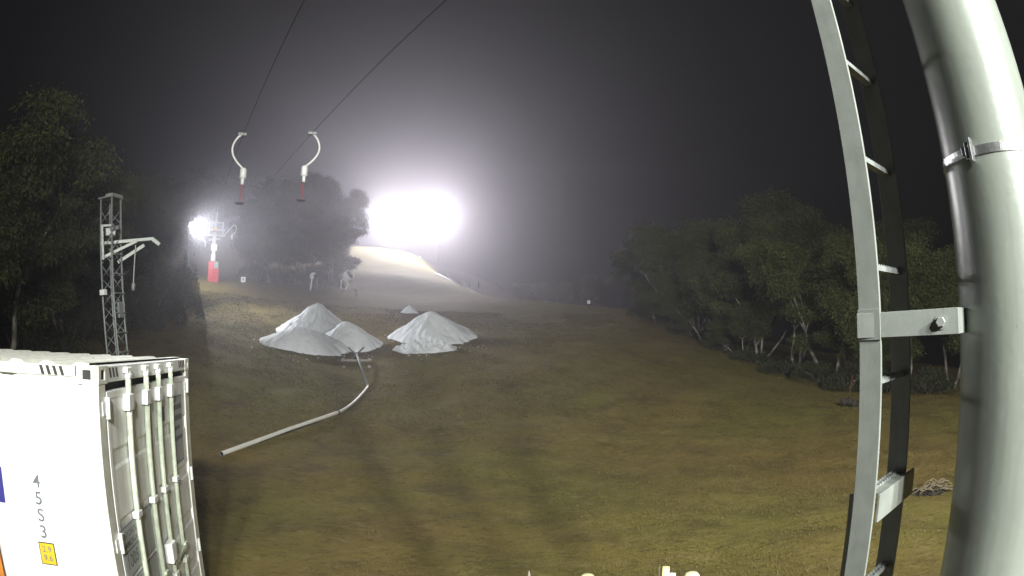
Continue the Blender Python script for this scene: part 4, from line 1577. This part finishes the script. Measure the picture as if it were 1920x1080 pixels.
def bush(px, dist, rx, h, label, seed, group):
    p = on_ground(px, dist)
    rg = np.random.default_rng(seed)
    t_ = thing('shrub', label, 'shrub', tuple(p), 0, group)
    n = min(int(3600*rx*max(h, 0.5)), 16000)
    a = rg.uniform(0, 6.28, n)
    r_ = np.sqrt(rg.random(n))
    hh = h*np.sqrt(np.clip(1-r_**2, 0, 1))*(0.35+1.3*np.clip(fbm(np.cos(a)*r_*rx*1.3+9, np.sin(a)*r_*rx*1.3+9, seed, 4)*1.6+0.5, 0, 1.2))
    P = np.stack([np.cos(a)*r_*rx, np.sin(a)*r_*rx*0.8, hh*(0.35+0.65*rg.random(n)**0.3)], 1)
    P[:, 2] += terr(p[0]+P[:, 0], p[1]+P[:, 1])-p[2]
    d = rg.normal(size=(n, 3))+np.array([0, 0, 0.5])
    d /= np.linalg.norm(d, axis=1)[:, None]
    s = np.cross(d, rg.normal(size=(n, 3)))
    s /= np.linalg.norm(s, axis=1)[:, None]+1e-9
    ln = rg.uniform(0.03, 0.075, n)[:, None]
    V = np.stack([P, P+d*ln+s*ln*0.35, P+d*2*ln, P+d*ln-s*ln*0.35], 1).reshape(-1, 3)
    np_mesh('foliage', V, np.arange(len(V)).reshape(-1, 4), M['bush_leaf'], t_)
    m = MB()
    for k in range(6):
        w_ = rnd.uniform(0, 6.28)
        m.tube([(0, 0, -0.15), (math.cos(w_)*rx*0.3, math.sin(w_)*rx*0.25, h*0.45), (math.cos(w_)*rx*0.55, math.sin(w_)*rx*0.45, h*0.7)], [0.05, 0.03, 0.015], 5)
    m.build('stem', M['bark'], t_, True)


GB = 'low dark shrubs along the slope edges'
bush(335, 34, 1.7, 2.3, 'rounded dark shrub left of the yellow-lit ground, right end of its clump', 1, GB)
bush(285, 33, 2.2, 2.4, 'large dark shrub in the middle of the clump right of the lattice mast', 2, GB)
bush(235, 30, 2.2, 2.0, 'dark shrub behind the lattice mast', 3, GB)
bush(130, 25, 2.4, 1.6, 'dark undergrowth shrub behind the container roof, left of the mast', 4, GB)
bush(30, 22, 2.4, 1.6, 'dark undergrowth shrub behind the container roof at the left edge', 5, GB)
for k, (px, d, lab) in enumerate([(-40, 24, 'dark undergrowth shrub cut off by the left edge of the frame'), (75, 27, 'dark undergrowth shrub between the two nearest left-hand trees'),
                                   (175, 29, 'dark undergrowth shrub left of the lattice mast foot'), (10, 31, 'dark undergrowth shrub deep behind the near left-hand tree'), (110, 34, 'dark undergrowth shrub deep behind the lattice mast, left of it')]):
    bush(px, d, 2.6, 2.3, lab, 60+k, GB)
for k, (px, d, r_, h_) in enumerate([(1215, 46, 2.0, 1.2), (1290, 41.5, 1.9, 1.2), (1355, 37.5, 1.7, 1.7), (1410, 34.5, 1.7, 1.2), (1470, 31.5, 1.7, 1.1), (1530, 29.5, 1.7, 1.2), (1590, 27.5, 1.6, 1.3), (1665, 26.5, 1.6, 1.2), (1740, 26, 1.6, 1.2)]):
    nm = ['leftmost', 'second from left', 'third from left, the roundest', 'fourth from left', 'fifth from left', 'sixth from left', 'at the red stake', 'behind the ladder', 'beside the tower tube'][k]
    bush(px, d, r_*0.9, h_*0.72, 'dark shrub at the foot of the right-hand grove, '+nm, 20+k, GB)
for k, (px, d, r_, h_) in enumerate([(480, 57, 2.2, 1.4), (540, 58, 2.4, 1.5), (605, 59, 2.4, 1.6)]):
    nm = ['left of three', 'middle of three', 'right of three'][k]
    bush(px, d, r_, h_, 'grey foggy shrub under the trees behind the crest, '+nm, 40+k, GB)

# ------------------------------------------------------------------ short grass on the near slope
ng = 190000
azs = nrg.uniform(math.radians(-42), math.radians(56), ng)
ds = 6.2+(46-6.2)*nrg.random(ng)**0.8
X, Y = ds*np.sin(azs), ds*np.cos(azs)
dens = fbm(X*0.55+50, Y*0.55+50, 77, 4)
keep = dens > nrg.uniform(-0.22, 0.10, ng)
X, Y = X[keep], Y[keep]
# leave the container footprint free
rel = np.stack([X, Y], 1)-cC[None, :2]
cu_, cs_ = rel@ca[:2], rel@cb[:2]
ok = ~((cu_ > -0.05) & (cu_ < CW+0.05) & (cs_ > -0.05))
X, Y = X[ok], Y[ok]
n = len(X)
Zg = terr(X, Y)+0.01
SG = 0.5+np.hypot(X, Y)/26.0
V = np.empty((n, 3, 3, 3), np.float32)
for b_ in range(3):
    h_ = nrg.uniform(0.010, 0.036, n)*SG
    a_ = nrg.uniform(0, 6.28, n)
    ox, oy = nrg.normal(0, 0.02, n), nrg.normal(0, 0.02, n)
    wd = nrg.uniform(0.004, 0.009, n)*SG
    le = nrg.uniform(0.01, 0.06, n)*SG
    V[:, b_, 0] = np.stack([X+ox-np.sin(a_)*wd, Y+oy+np.cos(a_)*wd, Zg-0.005], 1)
    V[:, b_, 1] = np.stack([X+ox+np.sin(a_)*wd, Y+oy-np.cos(a_)*wd, Zg-0.005], 1)
    V[:, b_, 2] = np.stack([X+ox+np.cos(a_)*le, Y+oy+np.sin(a_)*le, Zg+h_], 1)
M['grass'] = mat('dry_grass_blades', (0.140, 0.112, 0.042), 0.9, scale=1.6, col2=(0.090, 0.082, 0.026), mix=0.52, spec=0.1, detail=9)
gr_ = np_mesh('short_grass', V.reshape(-1, 3), np.arange(n*9).reshape(-1, 3), M['grass'])
tag(gr_, 'short dry grass blades on the near slope', 'grass', kind='stuff')

# ------------------------------------------------------------------ fog
fm = bpy.data.materials.new('fog')
fm.use_nodes = True
nt = fm.node_tree
nt.nodes.clear()
pv = nt.nodes.new('ShaderNodeVolumePrincipled')
pv.inputs['Color'].default_value = (0.90, 0.87, 0.97, 1)
pv.inputs['Density'].default_value = FOG_DENSITY
pv.inputs['Anisotropy'].default_value = 0.72
out = nt.nodes.new('ShaderNodeOutputMaterial')
nt.links.new(pv.outputs[0], out.inputs['Volume'])
fog = MB().span((-130, -60, float(GZ.min())-1.0), (130, 190, 62)).build('haze', fm)
fog['kind'] = 'stuff'
fog['label'] = 'pale night fog hanging over the whole slope'
